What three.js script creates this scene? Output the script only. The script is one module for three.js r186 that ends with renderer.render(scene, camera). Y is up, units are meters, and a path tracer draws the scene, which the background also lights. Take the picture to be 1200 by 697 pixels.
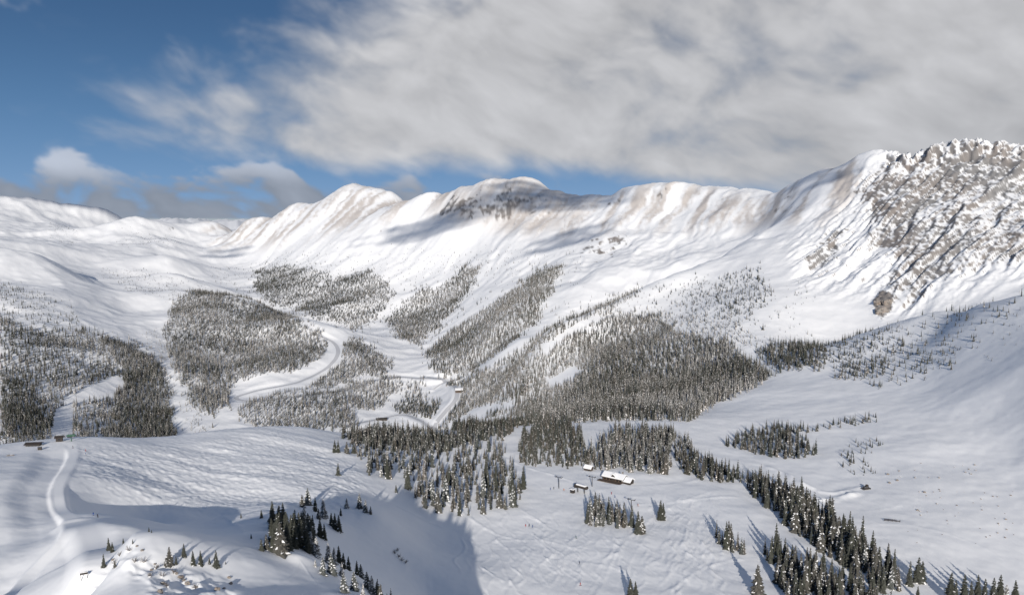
import * as THREE from 'three';
import { MarchingCubes } from 'three/addons/objects/MarchingCubes.js';
import { mergeGeometries } from 'three/addons/utils/BufferGeometryUtils.js';

// ------------------------------------------------------------------ camera, sky, sun, exposure
const EYE = 480;                                   // metres above the valley floor datum
const F = 942, PITCH = 5.6 * Math.PI / 180;        // focal length in photo pixels (1200 x 697)
const scene = new THREE.Scene();
const camera = new THREE.PerspectiveCamera(2 * Math.atan(348.5 / F) * 180 / Math.PI, 1200 / 697, 1, 60000);
camera.position.set(0, EYE, 0);
camera.rotation.x = -PITCH;
const renderer = new THREE.WebGLRenderer({ antialias: true });
renderer.toneMapping = THREE.LinearToneMapping;
renderer.toneMappingExposure = 1.0;
renderer.shadowMap.enabled = true;

const SUN_EL = 17 * Math.PI / 180, SUN_AZ = 1.8 * Math.PI / 180;   // shadows point to this azimuth (right of the view axis)
const sunDir = new THREE.Vector3(-Math.sin(SUN_AZ) * Math.cos(SUN_EL), Math.sin(SUN_EL), Math.cos(SUN_AZ) * Math.cos(SUN_EL));
const sun = new THREE.DirectionalLight(new THREE.Color().setRGB(1.0, 0.94, 0.86), 4.9);
sun.position.copy(sunDir).multiplyScalar(4000).add(new THREE.Vector3(0, EYE, -1500));
sun.target.position.set(0, EYE, -1500);
sun.castShadow = true;
Object.assign(sun.shadow.camera, { left: -2600, right: 2600, top: 2600, bottom: -2600, near: 10, far: 12000 });
sun.shadow.mapSize.set(4096, 4096);
scene.add(sun, sun.target);

// ------------------------------------------------------------------ small tools
const { sin, cos, tan, atan, atan2, sqrt, abs, min, max, floor, exp, log, PI, hypot } = Math;
const clamp = (x, a = 0, b = 1) => x < a ? a : x > b ? b : x;
const mix = (a, b, t) => a + (b - a) * t;
const smooth = (a, b, x) => { const t = clamp((x - a) / (b - a)); return t * t * (3 - 2 * t); };
function rng(seed) { let s = seed >>> 0; return () => { s = (s + 0x6D2B79F5) >>> 0; let t = s; t = Math.imul(t ^ t >>> 15, t | 1); t ^= t + Math.imul(t ^ t >>> 7, t | 61); return ((t ^ t >>> 14) >>> 0) / 4294967296; }; }
const PERM = new Uint8Array(512); { const r = rng(7), p = [...Array(256).keys()]; for (let i = 255; i > 0; i--) { const j = floor(r() * (i + 1)); [p[i], p[j]] = [p[j], p[i]]; } for (let i = 0; i < 512; i++) PERM[i] = p[i & 255]; }
const GX = new Float64Array(256), GY = new Float64Array(256), GZ = new Float64Array(256); { const r = rng(11); for (let i = 0; i < 256; i++) { const a = r() * 2 * PI, c = r() * 2 - 1, s = sqrt(1 - c * c); GX[i] = cos(a); GY[i] = sin(a); GZ[i] = c; } }
const G3X = new Float64Array(256), G3Y = new Float64Array(256); { const r = rng(13); for (let i = 0; i < 256; i++) { const a = r() * 2 * PI, s = sqrt(1 - GZ[i] * GZ[i]); G3X[i] = cos(a) * s; G3Y[i] = sin(a) * s; } }
function n2(x, y) {
  const X = floor(x), Y = floor(y), fx = x - X, fy = y - Y, i = X & 255, j = Y & 255;
  const u = fx * fx * fx * (fx * (fx * 6 - 15) + 10), v = fy * fy * fy * (fy * (fy * 6 - 15) + 10);
  const a = PERM[PERM[i] + j], b = PERM[PERM[i + 1] + j], c = PERM[PERM[i] + j + 1], d = PERM[PERM[i + 1] + j + 1];
  const p = GX[a] * fx + GY[a] * fy, q = GX[b] * (fx - 1) + GY[b] * fy, r = GX[c] * fx + GY[c] * (fy - 1), s = GX[d] * (fx - 1) + GY[d] * (fy - 1);
  return 1.5 * (p + u * (q - p) + v * (r + u * (s - r) - p - u * (q - p)));
}
function n3(x, y, z) {
  const X = floor(x), Y = floor(y), Z = floor(z), fx = x - X, fy = y - Y, fz = z - Z, i = X & 255, j = Y & 255, k = Z & 255;
  const u = fx * fx * (3 - 2 * fx), v = fy * fy * (3 - 2 * fy), w = fz * fz * (3 - 2 * fz);
  const g = (h, a, b, c) => G3X[h] * a + G3Y[h] * b + GZ[h] * c;
  const A = PERM[i] + j, B = PERM[i + 1] + j;
  const AA = PERM[A] + k, AB = PERM[A + 1] + k, BA = PERM[B] + k, BB = PERM[B + 1] + k;
  const x1 = mix(g(PERM[AA], fx, fy, fz), g(PERM[BA], fx - 1, fy, fz), u), x2 = mix(g(PERM[AB], fx, fy - 1, fz), g(PERM[BB], fx - 1, fy - 1, fz), u);
  const x3 = mix(g(PERM[AA + 1], fx, fy, fz - 1), g(PERM[BA + 1], fx - 1, fy, fz - 1), u), x4 = mix(g(PERM[AB + 1], fx, fy - 1, fz - 1), g(PERM[BB + 1], fx - 1, fy - 1, fz - 1), u);
  return 1.5 * mix(mix(x1, x2, v), mix(x3, x4, v), w);
}
function fbm(x, y, o = 4) { let s = 0, a = 0.5; for (let i = 0; i < o; i++) { s += a * n2(x, y); x = x * 2.03 + 17.3; y = y * 2.03 - 9.1; a *= 0.5; } return s; }
function ridged(x, y, o = 4) { let s = 0, a = 0.5; for (let i = 0; i < o; i++) { s += a * (1 - abs(n2(x, y)) * 1.6); x = x * 2.07 + 5.3; y = y * 2.07 - 3.7; a *= 0.5; } return s; }
function fbm3(x, y, z, o = 5) { let s = 0, a = 0.5; for (let i = 0; i < o; i++) { s += a * n3(x, y, z); x = x * 2.05 + 7.7; y = y * 2.05 + 3.1; z = z * 2.05 - 5.3; a *= 0.5; } return s; }

// ------------------------------------------------------------------ the sky: air and clouds
{
  const W = 4096, H = 2048, px = new Float32Array(W * H * 4), D = 180 / PI;
  for (let j = 0; j < H; j++) {
    const el = ((j + 0.5) / H - 0.5) * PI, e = el * D, ce = cos(el), se = sin(el);
    for (let i = 0; i < W; i++) {
      const k = (j * W + i) * 4; px[k + 3] = 1;
      if (e < -1) { px[k] = 0.42; px[k + 1] = 0.45; px[k + 2] = 0.5; continue; }
      let az = ((i + 0.5) / W - 0.25) * 2 * PI; if (az > PI) az -= 2 * PI;
      const a = az * D, x = sin(az) * ce, z = -cos(az) * ce;
      // clear air
      const t = clamp(e / 16), h = exp(-max(e, 0) / 4.2);
      const up = smooth(15, 70, e); let r = mix(mix(0.090, 0.044, smooth(0, 1, t)), 0.026, up), g = mix(mix(0.235, 0.112, smooth(0, 1, t)), 0.068, up), b = mix(mix(0.46, 0.245, smooth(0, 1, t)), 0.165, up);
      r += 0.16 * h; g += 0.16 * h; b += 0.15 * h;
      // clouds
      const wx = fbm3(x * 5 + 3, se * 7, z * 5, 3), wz = fbm3(x * 5 - 8, se * 7 + 4, z * 5 + 2, 3);
      const big = fbm3(x * 3.2 + wx * 0.5, se * 6.5 + wz * 0.4, z * 3.2, 6);
      const streak = fbm3((x * 0.9 - se * 1.1) * 9 + wx * 1.2, (se + x * 0.75) * 22 + wz, z * 9, 5);
      const edge = -27.5 + (e - 5) * 1.75, back = smooth(175, 120, abs(a + 10));
      let bank = smooth(edge - 11, edge + 17, a) * mix(1, back, 0.9) * mix(1, 0.45, smooth(20, 48, e));
      bank *= smooth(1.7, 5.6, e + 0.055 * max(a, -5) + 0.05 * max(a, 0) + wx * 1.5);
      const low = smooth(4.6, 1.2, e + wx * 2.2) * smooth(12, -14, a) * 0.95;
      const det = fbm3((x - se * 0.5) * 15 + wx * 1.6 + 5, (se + x * 0.35) * 30 + wz * 1.4, z * 15, 6), n = big * 1.1 + streak * 0.36 + det * 0.62;
      let d = smooth(0.0, 0.95, bank * 1.10 - 0.17 + n * 0.78 * min(1, 0.45 + bank * 2));
      const puff = exp(-(((a + 26.5 + wx * 7) / 2.4) ** 2) - (((e - 3.3 + wz * 3) / 1.1) ** 2)) * 0.8 + exp(-(((a + 17.5 + wx * 7) / 3.0) ** 2) - (((e - 3.3 + wz * 3) / 0.9) ** 2)) * 0.5 + exp(-(((a + 33) / 5) ** 2) - (((e - 13.5) / 1.6) ** 2)) * 0.25 + exp(-(((a + 20) / 4) ** 2) - (((e - 11) / 2) ** 2)) * 0.25;
      const d2 = smooth(0.22, 0.66, low * 0.8 + puff * 0.95 + (n * 0.75 + det * 0.9) * min(1, 0.22 + (low + puff) * 1.6) - 0.1);
      const tone = clamp(0.5 + big * 0.5 + streak * 0.55 + det * 0.7);
      const dens = clamp(d), lit = mix(0.41, 0.66, tone) * mix(1.0, 0.86, smooth(8, 3, e) * smooth(0, 30, a));
      r = mix(r, lit * 1.0, dens * 0.94); g = mix(g, lit * 1.0, dens * 0.94); b = mix(b, lit * 1.025, dens * 0.94);
      const l2 = mix(0.27, 0.66, clamp(smooth(1.8, 4.0, e + wx * 1.3) * 0.8 + tone * 0.5 - 0.2)), k2 = d2 * (1 - dens) * 0.8;
      r = mix(r, l2 * 0.93, k2); g = mix(g, l2 * 0.98, k2); b = mix(b, l2 * 1.10, k2);
      px[k] = r; px[k + 1] = g; px[k + 2] = b;
    }
  }
  const sky = new THREE.DataTexture(px, W, H, THREE.RGBAFormat, THREE.FloatType);
  sky.mapping = THREE.EquirectangularReflectionMapping; sky.magFilter = THREE.LinearFilter; sky.minFilter = THREE.LinearFilter; sky.needsUpdate = true;
  scene.background = sky; scene.environment = sky;
}
console.log('sky done');

// ------------------------------------------------------------------ photo pixel <-> world
const cp = cos(PITCH), sp = sin(PITCH);
function ray(u, v) { const a = (u - 600) / F, b = -(v - 348.5) / F, f = b * sp + cp; return [a / f, (b * cp - sp) / f]; }   // x and y per metre of forward distance
function project(x, y, z) { const d = -z, q = y - EYE, f = d * cp - q * sp, t = q * cp + d * sp; return f > 1 ? [600 + F * x / f, 348.5 - F * t / f, f] : [-9999, -9999, f]; }

// ------------------------------------------------------------------ terrain: heights from survey points, kept as slope from the eye's level over log distance
const SURVEY = [];    // [theta, ln r, tan elevation]
function survey(x, y, z) { const r = hypot(x, z); SURVEY.push([atan2(x, -z), log(r), y / r]); }
function P(u, v, D) { const [a, b] = ray(u, v); survey(a * D, b * D, -D); }
function Hd(u, D, y) { const a = (u - 600) / F; survey(a * D, y, -D); }
const PROFILES = {
  '-110': [[697, 285], [600, 385], [545, 480], [530, 550], ['h', 900, -320], ['h', 1100, -365], [500, 1300], [440, 1600], [390, 1850], [340, 2250], [300, 2800], [280, 3300], [262, 4800], [242, 6500], ['h', 9500, -250]],
  0: [[697, 292], [640, 347], [580, 421], [548, 485], [533, 545], ['h', 850, -320], ['h', 1100, -370], [510, 1320], [450, 1600], [400, 1850], [350, 2200], [310, 2700], [290, 3100], ['h', 3500, -150], [275, 4300], [262, 5000], [240, 6500], ['h', 9500, -250]],
  100: [[697, 228], [650, 276], [615, 338], [600, 386], [560, 470], [514, 600], ['h', 900, -330], ['h', 1200, -400], [510, 1420], [450, 1720], [410, 1950], [385, 2130], [350, 2480], [325, 2880], ['h', 3150, -230], [305, 3900], [285, 4700], [265, 5300], [238, 6500], ['h', 9500, -250]],
  150: [[697, 205], [655, 225], [620, 332], [605, 402], [560, 495]],
  200: [[697, 205], [667, 225], [640, 320], [620, 365], [605, 440], [590, 466], [560, 520], [516, 640], ['h', 950, -340], ['h', 1250, -410], [500, 1620], [440, 1950], [400, 2250], [370, 2500], [340, 2900], [320, 3300], [300, 4000], [280, 4900], [268, 5500], [258, 6000], ['h', 9500, -250]],
  250: [[697, 212], [684, 225], [640, 338], [620, 405], [605, 447], [590, 472], [560, 530], [506, 690], ['h', 1000, -350], [470, 1800], [430, 2050], [390, 2350], [345, 2800], ['h', 3200, -310], [325, 3900], [305, 4500], [285, 5000], [256, 5500], ['h', 8500, -250]],
  300: [[697, 215], [660, 245], [640, 278], [625, 342], [610, 402], [600, 428], [550, 550], [500, 730], ['h', 1000, -360], ['h', 1400, -430], [470, 1800], [440, 2000], [400, 2350], [370, 2600], [352, 2750], ['h', 3150, -365], [335, 3700], [315, 4200], [290, 4600], [265, 4900], [247, 5100], ['h', 7500, -250]],
  350: [[697, 225], [650, 262], [632, 300], [612, 400], [600, 430], [550, 560], [499, 740], ['h', 1050, -370], ['h', 1450, -440], [445, 2000], [420, 2150], [385, 2400], [372, 2480], ['h', 2800, -385], [365, 3150], [345, 3400], [320, 3700], [290, 4100], [260, 4500], [233, 4900], ['h', 7000, -250]],
  400: [[697, 235], [690, 245], ['h', 300, -140], [650, 392], [610, 450], [560, 550], [520, 680], [508, 740], ['h', 1100, -380], ['h', 1500, -450], [470, 1850], [410, 2250], [400, 2330], [388, 2700], [360, 3050], [330, 3400], [300, 3700], [270, 4050], [240, 4400], [220, 4700], ['h', 7000, -250]],
  500: [[697, 400], [640, 470], [600, 532], [560, 608], [530, 690], [505, 790], ['h', 1200, -400], ['h', 1500, -470], [490, 1750], [450, 2050], [415, 2350], [390, 2600], [360, 2900], [330, 3150], [300, 3350], [270, 3600], [240, 3800], [222, 3950], ['h', 6000, -250]],
  600: [[697, 408], [650, 467], [600, 544], [560, 625], [520, 738], [500, 815], ['h', 1150, -330], [475, 1500], [440, 1700], [400, 1950], [370, 2200], [340, 2500], [310, 2800], [280, 3050], [250, 3300], [208, 3600], ['h', 5500, -250]],
  700: [[697, 410], [650, 467], [600, 546], [557, 635], [520, 745], [495, 850], [480, 980], [460, 1250], [430, 1450], [400, 1620], [370, 1720], [355, 1780], [340, 2180], [310, 2420], [280, 2750], [250, 3050], [228, 3250], ['h', 5000, -250]],
  800: [[697, 412], [650, 469], [600, 548], [557, 637], [520, 748], [495, 850], [480, 980], [450, 1270], [420, 1380], [395, 1480], [365, 1640], [335, 1830], [316, 1930], [300, 2300], [275, 2550], [245, 2780], [213, 2980], ['h', 4700, -250]],
  900: [[697, 415], [650, 472], [600, 552], [557, 642], [520, 760], [490, 880], [460, 1010], [430, 1180], [400, 1320], [370, 1460], [340, 1600], [310, 1780], [280, 2000], [266, 2080], [240, 2420], [222, 2700], ['h', 4500, -250]],
  1000: [[697, 425], [650, 480], [600, 560], [560, 640], [520, 745], [480, 870], [450, 990], [420, 1100], [394, 1220], ['h', 1310, -205], [370, 1430], [340, 1530], [300, 1680], [260, 1830], [220, 2000], [188, 2150], ['h', 4200, -250]],
  1100: [[697, 430], [650, 485], [600, 560], [560, 632], [520, 720], [480, 810], [450, 890], [420, 960], [390, 1050], [364, 1140], ['h', 1240, -165], [350, 1370], [310, 1490], [270, 1620], [230, 1760], [195, 1880], [172, 1960], ['h', 4000, -250]],
  1200: [[697, 440], [650, 495], [600, 560], [560, 625], [520, 682], [480, 733], [450, 770], [420, 812], [390, 868], [345, 968], ['h', 1030, -125], [330, 1330], [290, 1440], [250, 1570], [210, 1720], [172, 1860], ['h', 4000, -250]],
  1310: [[697, 440], [600, 545], [520, 615], [450, 668], [390, 730], [335, 830], ['h', 960, -102], [310, 1280], [250, 1500], [200, 1680], [168, 1790], ['h', 4000, -250]],
};
function crest(u, v, D, k = 1) { P(u, v, D); const y = ray(u, v)[1] * D; Hd(u, D * 1.022, y - 0.014 * D * k); Hd(u, D * 1.06, y - 0.042 * D * k); }     // a ridge falls away behind
for (const u in PROFILES) PROFILES[u].forEach((p, i, a) => p[0] === 'h' ? Hd(+u, p[1], p[2]) : i === a.length - 2 ? crest(+u, p[0], p[1]) : P(+u, p[0], p[1]));
for (const q of [
  [40, 238, 6500], [130, 235, 6500], [130, 259, 5150], [155, 250, 5200], [185, 258, 5200], [215, 268, 5250], [150, 282, 4600], [100, 278, 4700], [100, 262, 5900], [195, 278, 4700], [228, 263, 6500], [85, 239, 6500],
].concat([
  [455, 226, 4550], [470, 229, 4400], [540, 213, 3800], [575, 208, 3680], [635, 211, 3520], [672, 229, 3350], [735, 220, 3130], [770, 213, 3050], [850, 222, 2920], [880, 230, 2870],
  [905, 219, 2640], [940, 205, 2420], [975, 192, 2270], [1005, 181, 2180], [1030, 173, 2120], [1055, 181, 2050], [1140, 162, 1920], [1165, 170, 1890], [430, 218, 4750],
].map(p => (p.ridge = 1, p)), [
  [40, 315, 2750], [60, 340, 2500], [85, 370, 2250], [45, 297, 2950], [75, 315, 2850], [130, 337, 2950], [150, 365, 2550], [170, 392, 2260], [150, 330, 3500], [60, 290, 3900],
  [235, 680, 224], [130, 642, 235], [90, 610, 366], [80, 570, 450], [60, 580, 425],
  [340, 660, 257], [420, 692, 246], [450, 640, 430], [470, 680, 400], [520, 680, 410], [440, 600, 470],
  [385, 405, 2310], [280, 455, 1950], [440, 480, 1850], [540, 445, 2000], [960, 408, 1270], [1050, 378, 1190], [1150, 355, 1030],
])) q.ridge ? crest(...q) : P(...q);
for (const [u, v, D] of [[640, 388, 1690], [670, 371, 1730], [700, 356, 1780], [730, 342, 1830], [760, 329, 1870], [795, 316, 1915], [830, 303, 1960], [860, 288, 2010], [890, 271, 2060]]) { P(u, v, D); const y = ray(u, v)[1] * D; const k = u > 840 ? 0.45 : 1; Hd(u, D * 1.035, y - 26 * k); Hd(u, D * 1.09, y - 52 * k); Hd(u, D * 0.965, y - 16); }
for (const [u, D, y] of [
  [-110, 60, -100], [-110, 150, -108], [0, 60, -102], [0, 150, -110], [100, 60, -104], [100, 140, -104], [200, 60, -105], [200, 120, -102], [300, 60, -106], [300, 130, -108], [300, 185, -107],
  [400, 60, -108], [400, 130, -112], [400, 200, -113], [460, 235, -123], [500, 215, -152], [520, 180, -142], [540, 270, -170], [560, 300, -179], [600, 60, -114], [600, 130, -134], [600, 220, -160], [600, 310, -180],
  [800, 60, -114], [800, 130, -134], [800, 220, -160], [800, 310, -182], [1000, 60, -116], [1000, 130, -138], [1000, 220, -164], [1000, 320, -190], [1200, 60, -118], [1200, 130, -140], [1200, 220, -168], [1200, 330, -196], [1310, 130, -140], [1310, 300, -188],
]) Hd(u, D, y);

// thin-plate spline through the survey
const phi = d2 => d2 < 1e-12 ? 0 : 0.5 * d2 * log(d2);
const SPL = (() => {
  const n = SURVEY.length, N = n + 3, A = Array.from({ length: N }, () => new Float64Array(N + 1));
  for (let i = 0; i < n; i++) {
    for (let j = 0; j < n; j++) A[i][j] = phi((SURVEY[i][0] - SURVEY[j][0]) ** 2 + (SURVEY[i][1] - SURVEY[j][1]) ** 2);
    A[i][i] += 2e-4;
    A[i][n] = A[n][i] = 1; A[i][n + 1] = A[n + 1][i] = SURVEY[i][0]; A[i][n + 2] = A[n + 2][i] = SURVEY[i][1]; A[i][N] = SURVEY[i][2];
  }
  for (let c = 0; c < N; c++) {
    let p = c; for (let r = c + 1; r < N; r++) if (abs(A[r][c]) > abs(A[p][c])) p = r;
    [A[c], A[p]] = [A[p], A[c]];
    for (let r = c + 1; r < N; r++) { const f = A[r][c] / A[c][c]; if (f) for (let k = c; k <= N; k++) A[r][k] -= f * A[c][k]; }
  }
  const w = new Float64Array(N);
  for (let r = N - 1; r >= 0; r--) { let s = A[r][N]; for (let k = r + 1; k < N; k++) s -= A[r][k] * w[k]; w[r] = s / A[r][r]; }
  return w;
})();
function spline(th, lr) { const n = SURVEY.length; let s = SPL[n] + SPL[n + 1] * th + SPL[n + 2] * lr; for (let i = 0; i < n; i++) { const a = th - SURVEY[i][0], b = lr - SURVEY[i][1]; s += SPL[i] * phi(a * a + b * b); } return s; }

// coarse table of the spline, read back with Catmull-Rom
const TH0 = -0.72, TH1 = 0.72, LR0 = log(50), LR1 = log(10000), CT = 250, CR = 460;
const TAB = new Float32Array((CT + 1) * (CR + 1));
for (let j = 0; j <= CR; j++) for (let i = 0; i <= CT; i++) TAB[j * (CT + 1) + i] = spline(mix(TH0, TH1, i / CT), mix(LR0, LR1, j / CR));
const cr = (a, b, c, d, t) => b + 0.5 * t * (c - a + t * (2 * a - 5 * b + 4 * c - d + t * (3 * (b - c) + d - a)));
function baseTan(th, lr) {
  const x = clamp((th - TH0) / (TH1 - TH0) * CT, 1, CT - 1.001), y = clamp((lr - LR0) / (LR1 - LR0) * CR, 1, CR - 1.001), i = min(floor(x), CT - 2), j = min(floor(y), CR - 2), fx = x - i, fy = y - j, w = CT + 1, q = [];
  for (let k = -1; k < 3; k++) { const o = (j + k) * w + i; q.push(cr(TAB[o - 1], TAB[o], TAB[o + 1], TAB[o + 2], fx)); }
  return cr(q[0], q[1], q[2], q[3], fy);
}
function baseHeight(th, r) {           // relative to the eye
  const rr = max(r, 60), inside = smooth(0.95, 0.68, abs(th));
  let y = inside > 0 ? baseTan(clamp(th, -0.70, 0.70), log(min(rr, 9500))) * rr : 0;
  if (inside < 1) { const out = -118 - 0.30 * max(0, min(rr, 480) - 60) * (1 - 0.5 * smooth(1.6, 3.0, abs(th))) + fbm(sin(th) * rr / 900 + 40, cos(th) * rr / 900, 4) * min(rr, 2500) * 0.10; y = mix(out, y, inside); }
  return r > 8500 ? mix(y, -150, smooth(8500, 12000, r)) : y;
}
console.log('survey', SURVEY.length);

// ------------------------------------------------------------------ regions read off the photograph (outlines in photo pixels, applied to ground at the stated distances)
function region(pts, dmin = 0, dmax = 1e9) {
  const n = pts.length, b = [1e9, 1e9, -1e9, -1e9]; for (const [x, y] of pts) { b[0] = min(b[0], x); b[1] = min(b[1], y); b[2] = max(b[2], x); b[3] = max(b[3], y); }
  const f = (u, v, d, soft) => {           // 0 outside .. 1 deeper inside than soft px
    if (d < dmin || d > dmax || u < b[0] - soft || u > b[2] + soft || v < b[1] - soft || v > b[3] + soft) return 0;
    let inside = false, q = 1e9;
    for (let i = 0, j = n - 1; i < n; j = i++) {
      const [x1, y1] = pts[i], [x2, y2] = pts[j];
      if ((y1 > v) !== (y2 > v) && u < (x2 - x1) * (v - y1) / (y2 - y1) + x1) inside = !inside;
      const dx = x2 - x1, dy = y2 - y1, t = clamp(((u - x1) * dx + (v - y1) * dy) / (dx * dx + dy * dy)); q = min(q, (u - x1 - t * dx) ** 2 + (v - y1 - t * dy) ** 2);
    }
    q = sqrt(q); return smooth(-soft, soft, inside ? q : -q);
  };
  f.box = b; return f;
}
const ROCKS = [   // [outline, strength, soft, dmin, dmax]
  [[[1030, 180], [1060, 185], [1100, 172], [1140, 160], [1260, 165], [1260, 325], [1190, 318], [1150, 330], [1110, 345], [1070, 368], [1030, 374], [1018, 345], [1035, 310], [1000, 300], [1010, 260], [990, 225]], 1.08, 36, 1200, 2600],
  [[[960, 235], [1010, 200], [1100, 180], [1260, 170], [1260, 340], [1180, 335], [1060, 372], [985, 352], [925, 335], [900, 300]], 0.62, 30, 1200, 2600],
  [[[945, 330], [935, 300], [965, 265], [1000, 240], [1010, 270], [985, 310], [965, 335]], 1.0, 18, 1200, 2600],
  [[[1024, 352], [1034, 342], [1048, 348], [1046, 366], [1034, 374], [1024, 368]], 1.5, 4, 1200, 1700],
  [[[905, 228], [960, 200], [1030, 172], [1050, 182], [1000, 225], [960, 252], [900, 262]], 0.5, 14, 1900, 3200],
  [[[530, 215], [575, 206], [640, 208], [678, 230], [690, 250], [655, 268], [600, 272], [545, 258], [500, 250]], 0.8, 16, 3000, 4200],
  [[[680, 232], [735, 218], [780, 211], [840, 215], [880, 230], [880, 250], [800, 250], [720, 262]], 0.72, 12, 2500, 3600],
  [[[668, 300], [690, 276], [715, 268], [740, 262], [748, 285], [728, 308], [690, 312]], 1.08, 10, 2000, 3000],
  [[[740, 285], [760, 245], [800, 240], [830, 262], [800, 300]], 0.66, 14, 2000, 3200],
  [[[85, 238], [120, 240], [150, 258], [120, 262], [80, 255]], 0.8, 9, 4500, 7500],
  [[[165, 250], [195, 252], [220, 266], [205, 275], [180, 268]], 0.95, 8, 4500, 7500],
  [[[400, 262], [470, 248], [520, 225], [545, 225], [500, 262], [440, 285]], 0.62, 12, 3300, 5200],
  [[[62, 478], [85, 472], [90, 488], [66, 492]], 0.9, 4, 1200, 1900],
].map(([p, s, soft, a, b]) => [region(p, a, b), s, soft]);
const WIND = [   // wind-scoured ground where dead turf and gravel show through thin snow
  [[240, 262], [330, 240], [430, 214], [540, 210], [540, 235], [430, 262], [330, 285], [250, 285]], [[540, 205], [640, 205], [690, 232], [780, 210], [885, 228], [1030, 170], [1030, 215], [960, 260], [880, 262], [760, 270], [640, 275], [540, 262]],
].map(p => region(p, 1800, 8000));
const EAST = region([[1012, 190], [1038, 172], [1300, 150], [1300, 325], [1180, 325], [1060, 362], [1010, 345], [940, 332], [925, 292], [975, 240]], 1150, 2700);
const CRAGS = region([[1040, 165], [1085, 160], [1140, 150], [1300, 150], [1300, 192], [1140, 186], [1040, 200]], 1500, 2400);
const SCOUR = region([[505, 250], [540, 214], [575, 206], [640, 206], [690, 234], [682, 262], [600, 272], [545, 262]], 2800, 4200);
const CENTRE = region([[240, 240], [430, 200], [600, 195], [900, 205], [900, 270], [760, 330], [640, 330], [480, 320], [300, 320], [230, 280]], 2000, 6000);
const MOGUL = region([[90, 525], [200, 518], [330, 502], [395, 520], [430, 560], [430, 600], [300, 605], [180, 600], [100, 565]], 250, 800);
const KNOLLY = region([[118, 640], [150, 642], [200, 664], [240, 672], [275, 690], [275, 720], [180, 720], [170, 680], [130, 665]], 140, 280);
const RUNS = region([[560, 600], [700, 570], [860, 570], [880, 697], [560, 697]], 300, 800);

// ------------------------------------------------------------------ the sheet: polar grid, finest where the photograph looks
const TH = [], RR = [];
{
  const N = 800, e = 0.62; for (let t = -PI; t < -e - 0.045; t += 0.045) TH.push(t);
  for (let i = 0; i <= N; i++) TH.push(mix(-e, e, i / N));
  for (let t = e + 0.045; t < PI - 0.02; t += 0.045) TH.push(t); TH.push(PI);
  RR.push(6); for (let r = 20; r < 135; r *= 1.07) RR.push(r);
  for (let r = 138; r < 2700; r *= r > 1330 && r < 2200 ? 1.0021 : 1.0034) RR.push(r);
  for (let r = 2710; r < 7000; r *= r < 4100 ? 1.004 : 1.006) RR.push(r);
  for (let r = 7100; r < 40000; r *= 1.09) RR.push(r);
}
const NT = TH.length, NR = RR.length, HGT = new Float32Array(NT * NR);
const F0 = TH.findIndex(t => t > -0.6201), FS = 2 * 0.62 / 800;
function rowOf(r) { let a = 0, b = NR - 1; while (b - a > 1) { const m = (a + b) >> 1; RR[m] <= r ? a = m : b = m; } return a; }
function colOf(t) { if (abs(t) <= 0.62) return clamp(floor((t + 0.62) / FS), 0, 799) + F0; let a = 0, b = NT - 1; while (b - a > 1) { const m = (a + b) >> 1; TH[m] <= t ? a = m : b = m; } return a; }
function ground(x, z) {                // absolute height of the sheet
  const r = clamp(hypot(x, z), RR[0], RR[NR - 1] - 1), t = atan2(x, -z), i = colOf(t), j = rowOf(r), fx = clamp((t - TH[i]) / (TH[i + 1] - TH[i])), fy = clamp((r - RR[j]) / (RR[j + 1] - RR[j])), o = j * NT + i;
  return mix(mix(HGT[o], HGT[o + 1], fx), mix(HGT[o + NT], HGT[o + NT + 1], fx), fy);
}
const RK = new Float32Array(NT * NR); const col = new Float32Array(NT * NR * 3), pos = new Float32Array(NT * NR * 3), uv = new Float32Array(NT * NR * 2);
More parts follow.
